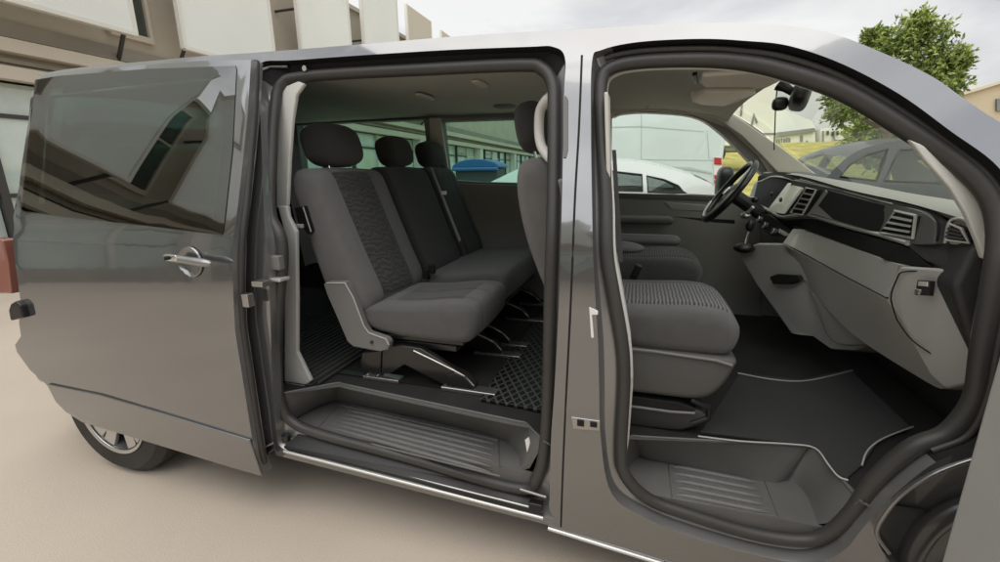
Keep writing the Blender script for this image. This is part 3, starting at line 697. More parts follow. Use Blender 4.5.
# ================================================================ SEATS
def ins2(P, d):
    """shrink a profile by d along its own principal axes (never crosses itself)"""
    n = len(P); c = sum(P, Vector())/n
    sxx = sum((p.x-c.x)**2 for p in P); syy = sum((p.y-c.y)**2 for p in P); sxy = sum((p.x-c.x)*(p.y-c.y) for p in P)
    th = .5*math.atan2(2*sxy, sxx-syy); u_ = Vector((math.cos(th), math.sin(th), 0)); v_ = Vector((-u_.y, u_.x, 0))
    a = [(p-c).dot(u_) for p in P]; b = [(p-c).dot(v_) for p in P]
    ka = 1-d/(.5*(max(a)-min(a))); kb = 1-d/(.5*(max(b)-min(b)))
    return [c+u_*(x*ka)+v_*(y*kb) for x, y in zip(a, b)]
def cushion(name, prof, y0, y1, r, mats, parent, panel=None, pidx=None, n=5, crown=0, grooves=(), ns=28, shear=0):
    P = cr([Vector((x, z, 0)) for x, z in prof], n)
    st = []
    for k in range(6):
        a_ = R(90*k/5); st.append((y0+r*(1-math.cos(a_)) if y1 > y0 else 0, r*(1-math.sin(a_))))
    st = [(y0+r*(1-math.sin(R(90*(5-k)/5))), r*(1-math.cos(R(90*(5-k)/5)))) for k in range(6)]
    m_ = [(y0+r+(y1-y0-2*r)*k/ns, 0) for k in range(1, ns)]
    st = st+m_+[(y1-(y-y0), d) for y, d in reversed(st)]
    rows = []; 
    for y, d in st:
        t = (y-y0)/(y1-y0); e_ = d-crown*math.sin(math.pi*t)
        for g_ in grooves:
            if abs(t-g_) < .012: e_ += .007
        rows.append([Vector((p.x+shear*(y-y0), y, p.y)) for p in ins2(P, e_)])
    mb = MB(); m2 = len(P)
    base = 0; mb.v = [q for r_ in rows for q in r_]
    for a_ in range(len(rows)-1):
        t = ((st[a_][0]+st[a_+1][0])/2-y0)/(y1-y0)
        for i in range(m2):
            j = (i+1) % m2
            mb.f.append([a_*m2+i, a_*m2+j, (a_+1)*m2+j, (a_+1)*m2+i])
            k = 0
            if panel and panel[0] < t < panel[1] and pidx[0] <= i/n < pidx[1]: k = 1
            mb.mi.append(k)
    mb.f.append(list(range(m2))); mb.mi.append(0); mb.f.append([(len(rows)-1)*m2+i for i in range(m2)][::-1]); mb.mi.append(0)
    return mb.build(name, mats, parent)
def headrest(c, dx, dy, dz, m, par, tilt=-14, posts=True, e=.72):
    rot = Matrix.Rotation(R(tilt), 3, 'Y')
    o = MB().ball(c, (dx, dy, dz), 18, rot=rot, e=e).build('headrest', m, par)
    if posts:
        for s in (-1, 1):
            p0 = Vector(c)+rot @ Vector((0, s*dy*.22, -dz*.42)); p1 = p0+rot @ Vector((0, 0, -.09))
            MB().tube([p0, p1], .006).build('headrest_post', CHROME, o)
            MB().lathe([(.0, .01), (.012, .01), (.014, 0)], p1+rot @ Vector((0, 0, .042)), rot @ Vector((0, 0, 1)), 14).build('post_sleeve', BLACK, o)
    return o
# --- bench: three places
BACK = [(-1.99, .83), (-1.95, .86), (-1.945, .92), (-2.00, 1.05), (-2.06, 1.20), (-2.115, 1.34), (-2.15, 1.42), (-2.20, 1.445), (-2.26, 1.435), (-2.285, 1.38), (-2.25, 1.25), (-2.20, 1.05), (-2.14, .88), (-2.07, .82)]
CUSH = [(-1.99, .80), (-2.00, .86), (-1.90, .875), (-1.75, .885), (-1.60, .905), (-1.51, .905), (-1.475, .88), (-1.47, .82), (-1.49, .765), (-1.55, .742), (-1.75, .742), (-1.92, .76)]
b1 = MB().box((-1.74, -.43, .735), (.42, .40, .02)).build('single_bench_seat', BLKSTEEL, van, bevel=.005)
cushion('backrest', BACK, -.67, -.13, .045, [FAB_S, RIB_BACK], b1, (.24, .74), (1.5, 6.2), grooves=(.235, .745), crown=.006)
cushion('seat_cushion', CUSH, -.66, -.19, .035, [FAB_L, WEAVE_SEAT], b1, (.22, .80), (2.2, 4.4), grooves=(.215, .81, .52), crown=.008)
headrest((-2.235, -.41, 1.55), .13, .35, .19, FAB_K, b1, e=.62)
b2 = MB().box((-1.74, .24, .735), (.42, .86, .02)).build('double_bench_seat', BLKSTEEL, van, bevel=.005)
def shiftp(L, dx, dz=0): return [(x+dx, z+dz) for x, z in L]
for (ya, yb) in ((-.12, .37), (.38, .80)):
    cushion('backrest', shiftp(BACK, .0, .012), ya, yb, .03, [FAB_K, FAB_K], b2, (.2, .8), (1.5, 6), grooves=(.2, .8), crown=.006)
    headrest((-2.235, (ya+yb)/2+.01, 1.545), .12, .30, .17, FAB_K, b2, e=.62)
cushion('seat_cushion', shiftp(CUSH, -.02, .02), -.18, .76, .035, [FAB_L, FAB_L], b2, (.2, .8), (2, 5), grooves=(.5,), crown=.01)
# seat belt webbing between the backs and buckles
MB().prism([at(430, 167, -.0), at(432, 167, -.0), at(461, 240, -.02), at(459, 242, -.02)], (0, .004, 0)).build('seat_belt', GREYD, b2)
MB().box(at(444, 193, -.01), (.03, .012, .02)).build('belt_guide', SILVER, b2, bevel=.003)
MB().box(at(426, 274, -.2), (.03, .03, .05)).build('belt_buckle', BLACK, b1, bevel=.004)
MB().box(at(432, 269, -.2), (.03, .03, .05)).build('belt_buckle', BLACK, b1, bevel=.004)
# recliner cover on the near side
cv = poly([(323, 284), (327, 282), (345, 282), (352, 296), (363, 325), (368, 333), (386, 339), (389, 343), (388, 350), (380, 352), (353, 347), (347, 342), (335, 314), (327, 296)], -.705, GREYD, 'recliner_cover', b1, th=.04, bevel=.007)
MB().tube([at(x, y, -.706) for x, y in [(327, 283), (345, 283), (353, 297), (364, 326), (369, 333), (386, 339), (389, 345)]], .0028).build('cover_edge', GREYP, cv)
MB().lathe([(0, .008), (.006, .008), (.007, 0)], at(372, 342, -.706), (0, -1, 0), 14).build('cover_screw', BLKSTEEL, cv)
# shoulder release handle
rl = poly([(294, 208), (303, 206), (311, 232), (308, 235), (303, 228), (299, 228)], -.695, BLACK, 'release_handle', b1, th=.03, bevel=.003)
MB().box(at(299, 226, -.70), (.04, .02, .016)).build('release_lever', GREYP, rl, bevel=.003)
MB().tube([at(303, 207, -.70), at(311, 232, -.70)], .004).build('handle_edge', STEEL, rl)
# steel seat frames on floor rails
def frame(y, par, full=True):
    dy = .03
    def q(L): return [Vector((p.x, y, p.z)) for p in [at(a, b, -.63) for a, b in L]]
    fr = MB().prism(q([(386, 344), (405, 343), (424, 346), (457, 366), (470, 382), (455, 386), (408, 362), (392, 371), (385, 371)]), (0, dy, 0)).build('seat_leg', BLKSTEEL, par, bevel=.004)
    MB().prism(q([(366, 350), (385, 348), (384, 374), (367, 374), (364, 360)]), (0, dy, 0)).build('leg_rear_plate', BLKSTEEL, fr, bevel=.004)
    MB().prism([p+Vector((0, -.008, 0)) for p in q([(450, 371), (458, 368), (468, 373), (477, 383), (477, 394), (470, 397), (450, 393)])], (0, dy+.02, 0)).build('leg_foot', BLKSTEEL, fr, bevel=.004)
    MB().tube(q([(417, 348), (440, 359), (458, 368), (467, 373), (476, 382), (477, 391)]), .0035).build('leg_edge', SILVER, fr)
    for a_, b_2 in ((454, 388), (465, 389), (372, 372), (382, 373)):
        p = at(a_, b_2, -.63); MB().lathe([(0, .014), (.007, .014), (.009, 0)], (p.x, y-.002, p.z), (0, -1, 0), 14).build('bolt', CHROME, fr)
    for (x_a, x_b) in ((-2.00, -1.82), (-1.62, -1.38)):
        MB().box(((x_a+x_b)/2, y+.01, .545), (x_b-x_a, .055, .018)).build('rail_shoe', STEEL, fr, bevel=.004)
    return fr
frame(-.66, b1); frame(-.27, b1); frame(-.13, b2); frame(.28, b2); frame(.62, b2)
MB().box((-1.72, -.43, .70), (.30, .36, .03)).build('seat_pan', BLKSTEEL, b1, bevel=.006)
MB().prism([at(x, y, -.50) for x, y in [(448, 378), (476, 381), (470, 392), (440, 388)]], (0, .05, .0)).build('foot_plate', STEEL, b1, bevel=.003)
# floor rails in the rear
for y in (-.645, -.25, -.12, .29, .63):
    MB().box((-2.45, y, .5395), (2.2, .035, .006)).build('floor_rail', BLKSTEEL, van)

# --- front seats
FB = [(-1.02, .88), (-.985, .93), (-1.0, 1.02), (-1.06, 1.18), (-1.13, 1.34), (-1.18, 1.44), (-1.23, 1.465), (-1.28, 1.44), (-1.285, 1.34), (-1.25, 1.18), (-1.18, 1.0), (-1.12, .88), (-1.06, .86)]
FC = [(-1.03, .86), (-1.03, .935), (-.95, .955), (-.80, .962), (-.66, .968), (-.575, .955), (-.535, .92), (-.535, .865), (-.56, .825), (-.62, .815), (-.85, .815)]
def front_seat(name, yc, sgn, dx=0, dz=0):
    s_ = MB().box((-.78+dx, yc, .60+dz), (.36, .36, .12)).build(name, DARKP, van, bevel=.02)
    cushion('backrest', shiftp(FB, dx, dz), yc-.245, yc+.245, .05, [FAB_S, RIB_BACK], s_, (.2, .8), (1, 5.5), grooves=(.2, .8), crown=.01)
    cushion('seat_cushion', shiftp(FC, dx, dz), yc-.245, yc+.245, .045, [FAB_L, RIB_SEAT], s_, (.17, .83), (1.6, 5.3), grooves=(.17, .83), crown=.008)
    headrest((-1.275+dx, yc, 1.585+dz), .12, .28, .19, FAB_K, s_, tilt=-10)
    BASE = [(-1.03, .68), (-1.04, .80), (-.90, .822), (-.62, .822), (-.545, .815), (-.535, .79), (-.575, .70), (-.64, .655), (-.80, .65), (-.95, .65)]
    cushion('seat_base_cover', shiftp(BASE, dx, dz), yc-.250, yc+.250, .03, [BASEP], s_)
    MB().tube([Vector((x+dx, yc+sgn*.256, z+dz)) for x, z in [(-1.02, .822), (-.80, .822), (-.60, .812), (-.55, .80)]], .005).build('base_seam', GREYD, s_)
    PED = [(-1.0, .515), (-1.0, .63), (-.85, .635), (-.66, .62), (-.60, .60), (-.60, .57), (-.66, .53), (-.72, .515)]
    cushion('seat_pedestal', shiftp(PED, dx, dz), yc-.235, yc+.235, .02, [DARKP], s_)
    MB().prism([Vector((x+dx, yc+sgn*.24, z+dz)) for x, z in [(-.98, .60), (-.98, .635), (-.70, .635), (-.64, .62), (-.66, .60)]], (0, -sgn*.05, 0)).build('storage_slot', VOIDM, s_, bevel=.003)
    MB().tube([Vector((x+dx, yc+sgn*.243, z+dz)) for x, z in [(-.98, .598), (-.72, .598), (-.645, .605)]], .005).build('slot_lip', GREYD, s_)
    MB().tube([Vector((x+dx, yc+sgn*.235, z+dz)) for x, z in [(-.66, .65), (-.60, .63), (-.60, .59), (-.65, .56)]], .010).build('adjuster_lever', BLACK, s_)
    return s_
ps = front_seat('passenger_seat', -.46, -1)
dsx = front_seat('driver_seat', .47, -1, .0, .0)
for (yy, zz) in ((.19, 1.075), (.75, 1.12)):
    MB().tube(cr([Vector((-1.06, yy, zz)), Vector((-.85, yy, zz)), Vector((-.72, yy, zz)), Vector((-.66, yy, zz-.005))], 4, False), .03, rr=[.028]*10+[.026, .020, .008]).build('armrest', GREYD, dsx)
MB().tube(cr([Vector((-1.06, -.17, 1.09)), Vector((-.95, -.17, 1.09)), Vector((-.84, -.17, 1.085))], 4, False), .028, rr=[.026]*6+[.024, .018, .008]).build('armrest', GREYD, ps)
MB().box(at(636, 272, -.18), (.03, .03, .07), Matrix.Rotation(R(20), 3, 'Y')).build('belt_buckle', BLACK, ps, bevel=.006)
# belt webbing hanging inside the middle pillar
MB().prism([at(612, 150, -.74), at(616, 150, -.74), at(623, 262, -.80), at(618, 262, -.80)], (0, .003, 0)).build('seat_belt', DARKP, van)

# ================================================================ floor mats (loose, lie on the floor)
def loose_mat(px, z, m, name, label, parent=None, th=.008, cat='floor mat'):
    P = [at(x, y, z, 2) for x, y in px]
    c = sum(P, Vector())/len(P)
    rt = empty(name, (c.x, c.y, z), label, cat)
    MB().prism([Vector((p.x, p.y, z)) for p in P], (0, 0, th)).build('mat_surface', m, rt, bevel=.003)
    return rt, [Vector((p.x, p.y, z+th)) for p in P]
z0 = FZ-.02+.003
nm, _ = loose_mat([(700, 434), (740, 374), (800, 381), (893, 361), (948, 392), (955, 405), (930, 422), (880, 440), (862, 466), (846, 480), (834, 474), (815, 448)], z0, MATBLK, 'floor_mat', 'black velour floor mat with grey piping in the passenger footwell')
for L in ([(698, 436), (740, 441), (790, 444), (815, 448), (828, 464), (838, 476), (848, 480)], [(862, 465), (868, 450), (884, 438), (915, 426), (938, 418), (953, 404)], [(738, 373), (770, 379), (800, 381), (830, 376), (893, 360)]):
    MB().tube(cr([at(x, y, z0+.010, 2) for x, y in L], 4, False), .0028).build('mat_piping', PIPING, nm)
rm = empty('rubber_mat', (-1.4, 0, FZ), 'black honeycomb rubber mat on the floor in front of the rear bench', 'floor mat')
rp_ = [at(x, y, FZ+.004, 2) for x, y in [(478, 407), (545, 421)]]
MB().prism([Vector((-1.43, -.72, FZ+.004)), Vector((-1.10, -.74, FZ+.004)), Vector((-1.10, .80, FZ+.004)), Vector((-1.43, .80, FZ+.004))], (0, 0, .012)).build('mat_surface', LATTICE, rm, bevel=.002)
r2 = empty('ribbed_mat', (-2.9, 0, FZ), 'black ribbed rubber mat on the load floor behind the bench', 'floor mat')
mb = MB().box((-2.95, 0, FZ+.006), (1.55, 1.6, .006))
mb.build('mat_surface', MATBLK, r2)
mb = MB()
for i in range(46): mb.box((-3.68+i*.034, 0, FZ+.012), (.012, 1.56, .008))
o = mb.build('mat_ribs', RUBBER_L, r2); o['kind'] = 'stuff'
# ================================================================ DASHBOARD
def L3(px):   # list of (px, py, Y) -> 3D
    return [at(x, y, d) for x, y, d in px]
def tubeL(px, r, m, name, par, k=5): return MB().tube(cr(L3(px), k, False), r).build(name, m, par)
def panel(px, m, name, par, th=.04, bevel=.004, smooth=0):
    P = L3(px)
    if smooth: P = cr(P, smooth)
    return MB().prism(P, (th, 0, 0)).build(name, m, par, bevel=bevel)
def strip(A, B, m, name, par, th=.02, n=8, bevel=.003, push=(1, 0, 0)):
    """band between two photo lines (both given far -> near), with thickness away from the cabin"""
    A = cr(L3(A), 4, False); B = cr(L3(B), 4, False)
    mb = MB(); v = Vector(push)*th; A2 = [p+v for p in A]; B2 = [p+v for p in B]
    mb.rows([A, B, B2, A2, A]); mb.add([A[0], B[0], B2[0], A2[0]], [(0, 1, 2, 3)]); mb.add([A[-1], B[-1], B2[-1], A2[-1]], [(3, 2, 1, 0)])
    return mb.build(name, m, par, bevel=bevel)
# carcass: dark body filling the dash from wall to wall, under the top pad
core = [(-.02, .98), (-.08, 1.12), (-.06, 1.22), (.0, 1.27), (.12, 1.28), (.42, 1.19), (.45, .60), (.20, .55), (.10, .70)]
dash = MB().prism([Vector((x, -.80, z)) for x, z in core], (0, 1.60, 0)).build('dashboard', DARKP, van, bevel=.02)
# top pad: from the windscreen base to the rear lip, laid along the photo's lip line
lip = [(762, 173, .74), (775, 174, .60), (800, 176, .28), (850, 190, -.10), (900, 201, -.48), (937, 211, -.68), (985, 226, -.80)]
lipP = L3(lip)
back = [Vector((.40+.06*(1-(p.y/.85)**2), p.y*1.03, 1.225+.02*(1-(p.y/.85)**2))) for p in lipP]
mid_ = [p.lerp(q, .35)+Vector((0, 0, .022)) for p, q in zip(lipP, back)]
low = [p+Vector((.03, 0, -.02)) for p in lipP]
MB().rows([cr(low, 4, False), cr(lipP, 4, False), cr([p+Vector((.02, 0, .006)) for p in lipP], 4, False), cr(mid_, 4, False), cr(back, 4, False)]).build('dash_top_pad', DASHT, dash)
MB().tube(cr(L3([(800, 178, .22), (850, 192, -.12), (895, 203, -.48), (926, 211, -.63), (936, 217, -.68), (939, 228, -.70), (937, 241, -.70)]), 5, False), .0025).build('pad_seam', VOIDM, dash)
# fascia band around tray and vents
strip([(792, 180, .24), (850, 192, -.12), (895, 204, -.48), (922, 212, -.64), (936, 222, -.69)], [(780, 217, .30), (809, 216, .12), (850, 228, -.20), (905, 243, -.60), (934, 244, -.70)], FASCIA, 'fascia', dash, th=.03)
tubeL([(800, 179.5, .22), (850, 193, -.12), (893, 204, -.47)], .003, SILVER, 'fascia_edge', dash)
tray = panel([(829, 190, -.02), (895, 208, -.46), (879, 232, -.42), (812, 213, .06)], VOIDM, 'storage_tray', dash, th=.01, bevel=.001)
tray.location.x -= .006
panel([(829, 190, -.02), (834, 197, -.04), (838, 220, -.14), (812, 213, .06)], GREYD, 'tray_side', tray, th=.006, bevel=.001).location.x = -.008
# silver strip below
tubeL([(757, 205, .50), (768, 210, .38), (780, 217, .28), (793, 216, .18), (809, 215, .08), (850, 227, -.22), (878, 234, -.42), (908, 243, -.62)], .0085, SILVER, 'silver_trim_strip', dash)
# vents: frame, black throat, bright vanes
def vent(c4, name, nv, frame_m=SILVER):
    P = L3(c4); vm = BLACK if frame_m is GREYP else STEEL
    v = MB().prism([p+Vector((-.008, 0, 0)) for p in P], (.02, 0, 0)).build(name, VOIDM, dash, bevel=.002)
    MB().tube([p+Vector((-.010, 0, 0)) for p in P], .0045, True, 8).build('vent_frame', frame_m, v)
    for i in range(nv):
        t = (i+1)/(nv+1); a_ = P[0].lerp(P[3], t)+Vector((-.014, 0, 0)); b_2 = P[1].lerp(P[2], t)+Vector((-.014, 0, 0))
        a2 = a_.lerp(b_2, .06); b3 = a_.lerp(b_2, .94)
        MB().prism([a2+Vector((0, 0, .004)), b3+Vector((0, 0, .004)), b3-Vector((.004, 0, .003)), a2-Vector((.004, 0, .003))], (.010, 0, -.002)).build('vane', vm, v, bevel=.001)
    return v
vent([(899, 211, -.50), (920, 216, -.64), (917, 238, -.64), (884, 233, -.46)], 'air_vent', 3)
MB().ball(at(893, 228, -.49), (.02, .02, .014), 8).build('vent_thumb_wheel', CHROME, dash)
vent([(809, 188, .10), (819, 190, .04), (805, 215, .08), (793, 213, .14)], 'air_vent', 4)
vent([(955, 224, -.745), (966, 229, -.77), (974, 243, -.78), (950, 240, -.745)], 'side_air_vent', 3, GREYP)
panel([(944, 244, -.72), (948, 222, -.72), (956, 218, -.74), (968, 221, -.77), (984, 246, -.79), (981, 248, -.79)], GREYP, 'side_vent_surround', dash, th=.03, bevel=.006).location.x = .008
tubeL([(945, 243, -.73), (949, 223, -.73), (957, 219, -.745), (967, 222, -.775), (983, 246, -.79)], .004, SILVER, 'vent_trim', dash, 4)
# faceted dark wedge at the near end
panel([(902, 245, -.60), (914, 239, -.62), (936, 236, -.68), (945, 240, -.70), (981, 247, -.80), (982, 256, -.80), (970, 270, -.80), (936, 267, -.72), (925, 262, -.68)], DARKP, 'dash_end_wedge', dash, th=.06, bevel=.010)
# black recess shelf under the strip
strip([(768, 212, .40), (781, 220, .26), (809, 219, .08), (850, 231, -.22), (903, 246, -.60)], [(766, 226, .36), (793, 226, .20), (806, 230, .10), (850, 246, -.24), (896, 262, -.60), ], VOIDM, 'open_shelf', dash, th=.02)
strip([(896, 246, -.58), (903, 246, -.60), (912, 252, -.64)], [(880, 258, -.52), (896, 263, -.60), (930, 267, -.70)], VOIDM, 'shelf_end', dash, th=.02)
# light band, glovebox, end panel
strip([(793, 229, .12), (806, 231, .10), (850, 247, -.24), (894, 263, -.60), (899, 265, -.64)], [(783, 243, .12), (800, 251, .06), (840, 273, -.22), (880, 294, -.56), (886, 297, -.62)], GREYP, 'glovebox_band', dash, th=.05, bevel=.005)
strip([(784, 245, .12), (800, 253, .06), (840, 275, -.22), (880, 296, -.56), (887, 299, -.62)], [(800, 268, .10), (812, 290, .0), (850, 332, -.26), (925, 381, -.62), (944, 388, -.66)], GREYP, 'glovebox_door', dash, th=.05, bevel=.006)
MB().lathe([(0, .004), (.008, .004), (.011, 0)], at(818, 278, -.04)+Vector((-.004, 0, 0)), (-1, 0, 0), 20).build('glovebox_lock', BLACK, dash)
ep = panel([(886, 298, -.62), (899, 266, -.64), (932, 268, -.72), (969, 272, -.79), (984, 256, -.80), (985, 292, -.80), (976, 352, -.80), (968, 384, -.78), (945, 389, -.70), (930, 375, -.66)], GREYP, 'dash_end_panel', dash, th=.08, bevel=.008)
tubeL([(897, 320, -.645), (891, 298, -.645), (897, 279, -.65), (903, 272, -.66), (928, 271, -.70)], .002, VOIDM, 'panel_seam', ep, 6)
tubeL([(897, 320, -.645), (912, 340, -.655), (937, 357, -.69), (950, 361, -.71)], .002, VOIDM, 'panel_seam', ep, 6)
panel([(920, 280, -.72), (934, 281, -.74), (932, 296, -.74), (917, 295, -.72)], VOIDM, 'airbag_switch', ep, th=.01, bevel=.001).location.x = -.006
panel([(922, 281, -.72), (932, 282, -.74), (932, 287, -.74), (921, 286, -.72)], CHROME, 'switch_cap', ep, th=.006, bevel=.001).location.x = -.010
panel([(919, 289, -.72), (925, 290, -.73), (923, 295, -.73), (918, 294, -.72)], CHROME, 'switch_cap', ep, th=.006, bevel=.001).location.x = -.010
# centre console block that drops to the floor
cs = panel([(736, 251, .34), (757, 243, .26), (785, 243, .14), (802, 262, .06), (812, 292, .0), (840, 325, -.12), (868, 345, -.16), (852, 350, -.12), (829, 349, -.04), (811, 336, .06), (790, 334, .10), (757, 285, .26)], GREYP, 'centre_console', dash, th=.16, bevel=.012)
panel([(772, 277, .13), (780, 274, .11), (800, 275, .04), (803, 281, .03), (792, 284, .06), (776, 284, .12)], VOIDM, 'console_slot', cs, th=.02, bevel=.003).location.x = -.012
tubeL([(770, 278, .13), (776, 286, .12), (793, 286, .06), (806, 281, .02), (814, 300, -.02), (832, 340, -.08), (868, 345, -.16)], .003, GREYD, 'console_seam', cs, 5)
# driver side: instrument binnacle, screen, stalks, switches, gear lever
panel([(752, 204, .52), (757, 182, .62), (768, 177, .60), (786, 178, .46), (796, 183, .36), (790, 200, .32), (778, 212, .36), (760, 210, .46)], GLOSSBLK, 'instrument_cluster', dash, th=.03, bevel=.004)
tubeL([(760, 182, .60), (772, 177, .56), (786, 178, .44), (798, 182, .34), (806, 182, .28)], .006, SILVER, 'cluster_trim', dash)
strip([(758, 176, .70), (775, 172, .58), (792, 174, .40), (812, 181, .20)], [(757, 181, .70), (772, 176, .58), (790, 178, .38), (806, 184, .22)], BLACK, 'binnacle_hood', dash, th=.10)
scn = panel([(801, 183, .28), (815, 188, .16), (795, 214, .18), (779, 211, .32)], SCREEN, 'centre_screen', dash, th=.015, bevel=.002)
scn.location.x -= .055
MB().lathe([(0, .008), (.010, .008), (.012, 0)], at(790, 194, .26)+Vector((-.02, 0, 0)), (-1, 0, 0), 16).build('control_knob', BLACK, scn)
MB().lathe([(0, .008), (.010, .008), (.012, 0)], at(800, 200, .20)+Vector((-.02, 0, 0)), (-1, 0, 0), 16).build('control_knob', BLACK, scn)
hv = panel([(757, 215, .40), (768, 214, .34), (793, 232, .16), (784, 243, .14), (764, 232, .28)], BLACK, 'climate_panel', dash, th=.03, bevel=.004)
for (x, y, d) in ((764, 220, .36), (770, 226, .30), (779, 232, .22)):
    q = MB().lathe([(0, .018), (.014, .018), (.017, .0)], at(x, y, d)+Vector((-.012, 0, 0)), (-1, 0, .3), 20).build('climate_dial', DARKP, hv)
    MB().lathe([(.012, .019), (.015, .019), (.015, .015)], at(x, y, d)+Vector((-.012, 0, 0)), (-1, 0, .3), 20).build('dial_ring', SILVER, q)
for i in range(5):
    MB().box(at(782+i*2.2, 231+i*1.2, .20-.01*i)+Vector((-.01, 0, 0)), (.008, .008, .02)).build('climate_button', GREYP, hv, bevel=.001)
gl = MB().tube(cr(L3([(744, 248, .24), (746, 238, .24), (749, 230, .24)]), 3, False), .008).build('gear_lever', CHROME, dash)
MB().ball(at(750, 226, .24), (.04, .04, .06), 10).build('gear_knob', BLACK, gl)
MB().ball(at(744, 248, .24), (.10, .09, .05), 10).build('gear_gaiter', BLACK, gl)
# steering wheel
wc = at(729, 192, .42); wa = Vector((-.82, 0, .57)).normalized()
u = Vector((0, 1, 0)); v = wa.cross(u).normalized()
RW = .178
st = MB().tube([wc+(u*math.cos(2*math.pi*i/48)+v*math.sin(2*math.pi*i/48))*RW for i in range(48)], .017, True, 14).build('steering_wheel', mat('polished_wheel_leather', (.015, .015, .015), .22, spec=.6), van)
MB().tube([wc+wa*.0165+(u*math.cos(a_)+v*math.sin(a_))*(RW-.007) for a_ in [2*math.pi*(.08+.42*i/24) for i in range(25)]], .006).build('rim_inlay', SILVER, st)
MB().ball(wc-wa*.015, (.05, .15, .11), 14, rot=Matrix(((wa.x, 0, v.x), (0, 1, 0), (wa.z, 0, v.z))), e=.8).build('wheel_hub', DARKP, st)
MB().lathe([(.0, .0), (.024, .0), (.026, -.004)], wc+wa*.016, wa, 24).build('hub_disc', SILVER, st)
for a_ in (0, math.pi, math.pi*1.5 if v.z < 0 else math.pi*.5):
    d = u*math.cos(a_)+v*math.sin(a_); s2 = wa.cross(d).normalized()*.02
    MB().prism([wc+d*.05-s2, wc+d*(RW-.008)-s2*.9, wc+d*(RW-.008)+s2*.9, wc+d*.05+s2], wa*-.012).build('spoke', SILVER, st, bevel=.004)
MB().tube([wc-wa*.02, wc-wa*.25], .035, n=16).build('steering_column', BLACK, st)
MB().tube(cr(L3([(742, 215, .38), (748, 212, .34), (753, 207, .31)]), 3, False), .008).build('column_stalk', SILVER, st)
MB().ball(at(755, 200, .30), (.035, .035, .03), 10).build('stalk_end', BLACK, st)
MB().ball(at(746, 216, .34), (.05, .05, .03), 10).build('column_shroud', STEEL, st)
# driver's mirror outside
om = MB().ball(at(724, 185, 1.14), (.10, .20, .24), 12, e=.6).build('wing_mirror', BLACK, van)
MB().tube([at(724, 190, 1.12), Vector((-.22, .95, 1.22))], .02).build('mirror_arm', BLACK, om)
# bulkhead below the windscreen, pedals area
MB().box((.50, 0, .80), (.05, 1.7, .8)).build('bulkhead', VOIDM, van)
MB().add([Vector((.05, -.88, .50)), Vector((.05, .88, .50)), Vector((.45, .88, .72)), Vector((.45, -.88, .72))], [(0, 1, 2, 3)]).build('footwell_floor', CARPET, van)
MB().box((.36, -.86, .80), (.40, .03, .75)).build('kick_panel', DARKP, van, bevel=.01)
# ================================================================ SURROUNDINGS
def struct(o): o['kind'] = 'structure'; return o
GROUND = mat('beige_concrete_paving', (.52, .448, .368), .8, var=(.6, .09), bump=(160, .5))
def ground_detail():
    nt = GROUND.node_tree; b = nt.nodes['Principled BSDF']
    src = b.inputs['Base Color'].links[0].from_socket
    tc = nt.nodes.new('ShaderNodeTexCoord'); n = nt.nodes.new('ShaderNodeTexNoise'); n.inputs['Scale'].default_value = 170; n.inputs['Detail'].default_value = 6
    nt.links.new(tc.outputs['Object'], n.inputs['Vector'])
    mr = nt.nodes.new('ShaderNodeMapRange'); mr.inputs['To Min'].default_value = .84; mr.inputs['To Max'].default_value = 1.14; nt.links.new(n.outputs['Fac'], mr.inputs['Value'])
    mx = nt.nodes.new('ShaderNodeMix'); mx.data_type = 'RGBA'; mx.blend_type = 'MULTIPLY'; mx.inputs['Factor'].default_value = 1
    nt.links.new(src, mx.inputs['A']); nt.links.new(mr.outputs[0], mx.inputs['B']); nt.links.new(mx.outputs['Result'], b.inputs['Base Color'])
ground_detail()
struct(MB().add([(-400, -400, 0), (400, -400, 0), (400, 600, 0), (-400, 600, 0)], [(0, 1, 2, 3)]).build('ground', GROUND))
# grass bank
GRASS = mat('dry_yellow_green_grass', (.42, .37, .11), .95, var=(1.2, .35), bump=(40, .6))
gb = MB(); rows = []
for i in range(20):
    y = 13+i*2.0; zz = .01+3.6*(min(1, max(0, (y-14)/26)))**1.1
    rows.append([Vector((x, y+.04*abs(x)*math.sin(x*.3), zz+.08*math.sin(x*.7+y))) for x in range(-2, 90, 3)])
struct(gb.rows(rows).build('grass_bank', GRASS))

WALLB = mat('beige_rendered_wall', (.50, .45, .37), .8, var=(1.5, .08), bump=(60, .2))
WALLD = mat('brown_cladding', (.30, .27, .225), .7, var=(2, .12))
CREAM = mat('cream_metal_beam', (.56, .50, .41), .5, var=(1, .05))
PALEG = mat('pale_green_glass_screen', (.70, .72, .67), .12, coat=.6, var=(.4, .05))
BEIGEP = mat('beige_screen_panel', (.52, .47, .38), .4)
FRAMEM = mat('white_window_frame', (.66, .64, .58), .4)
DARKF = mat('dark_window_frame', (.05, .048, .044), .4)
SHOPG = mat('pale_shop_glazing', (.52, .60, .55), .06, coat=1, var=(.8, .25))
DARKG = mat('dark_building_glass', (.05, .06, .055), .05, coat=1)

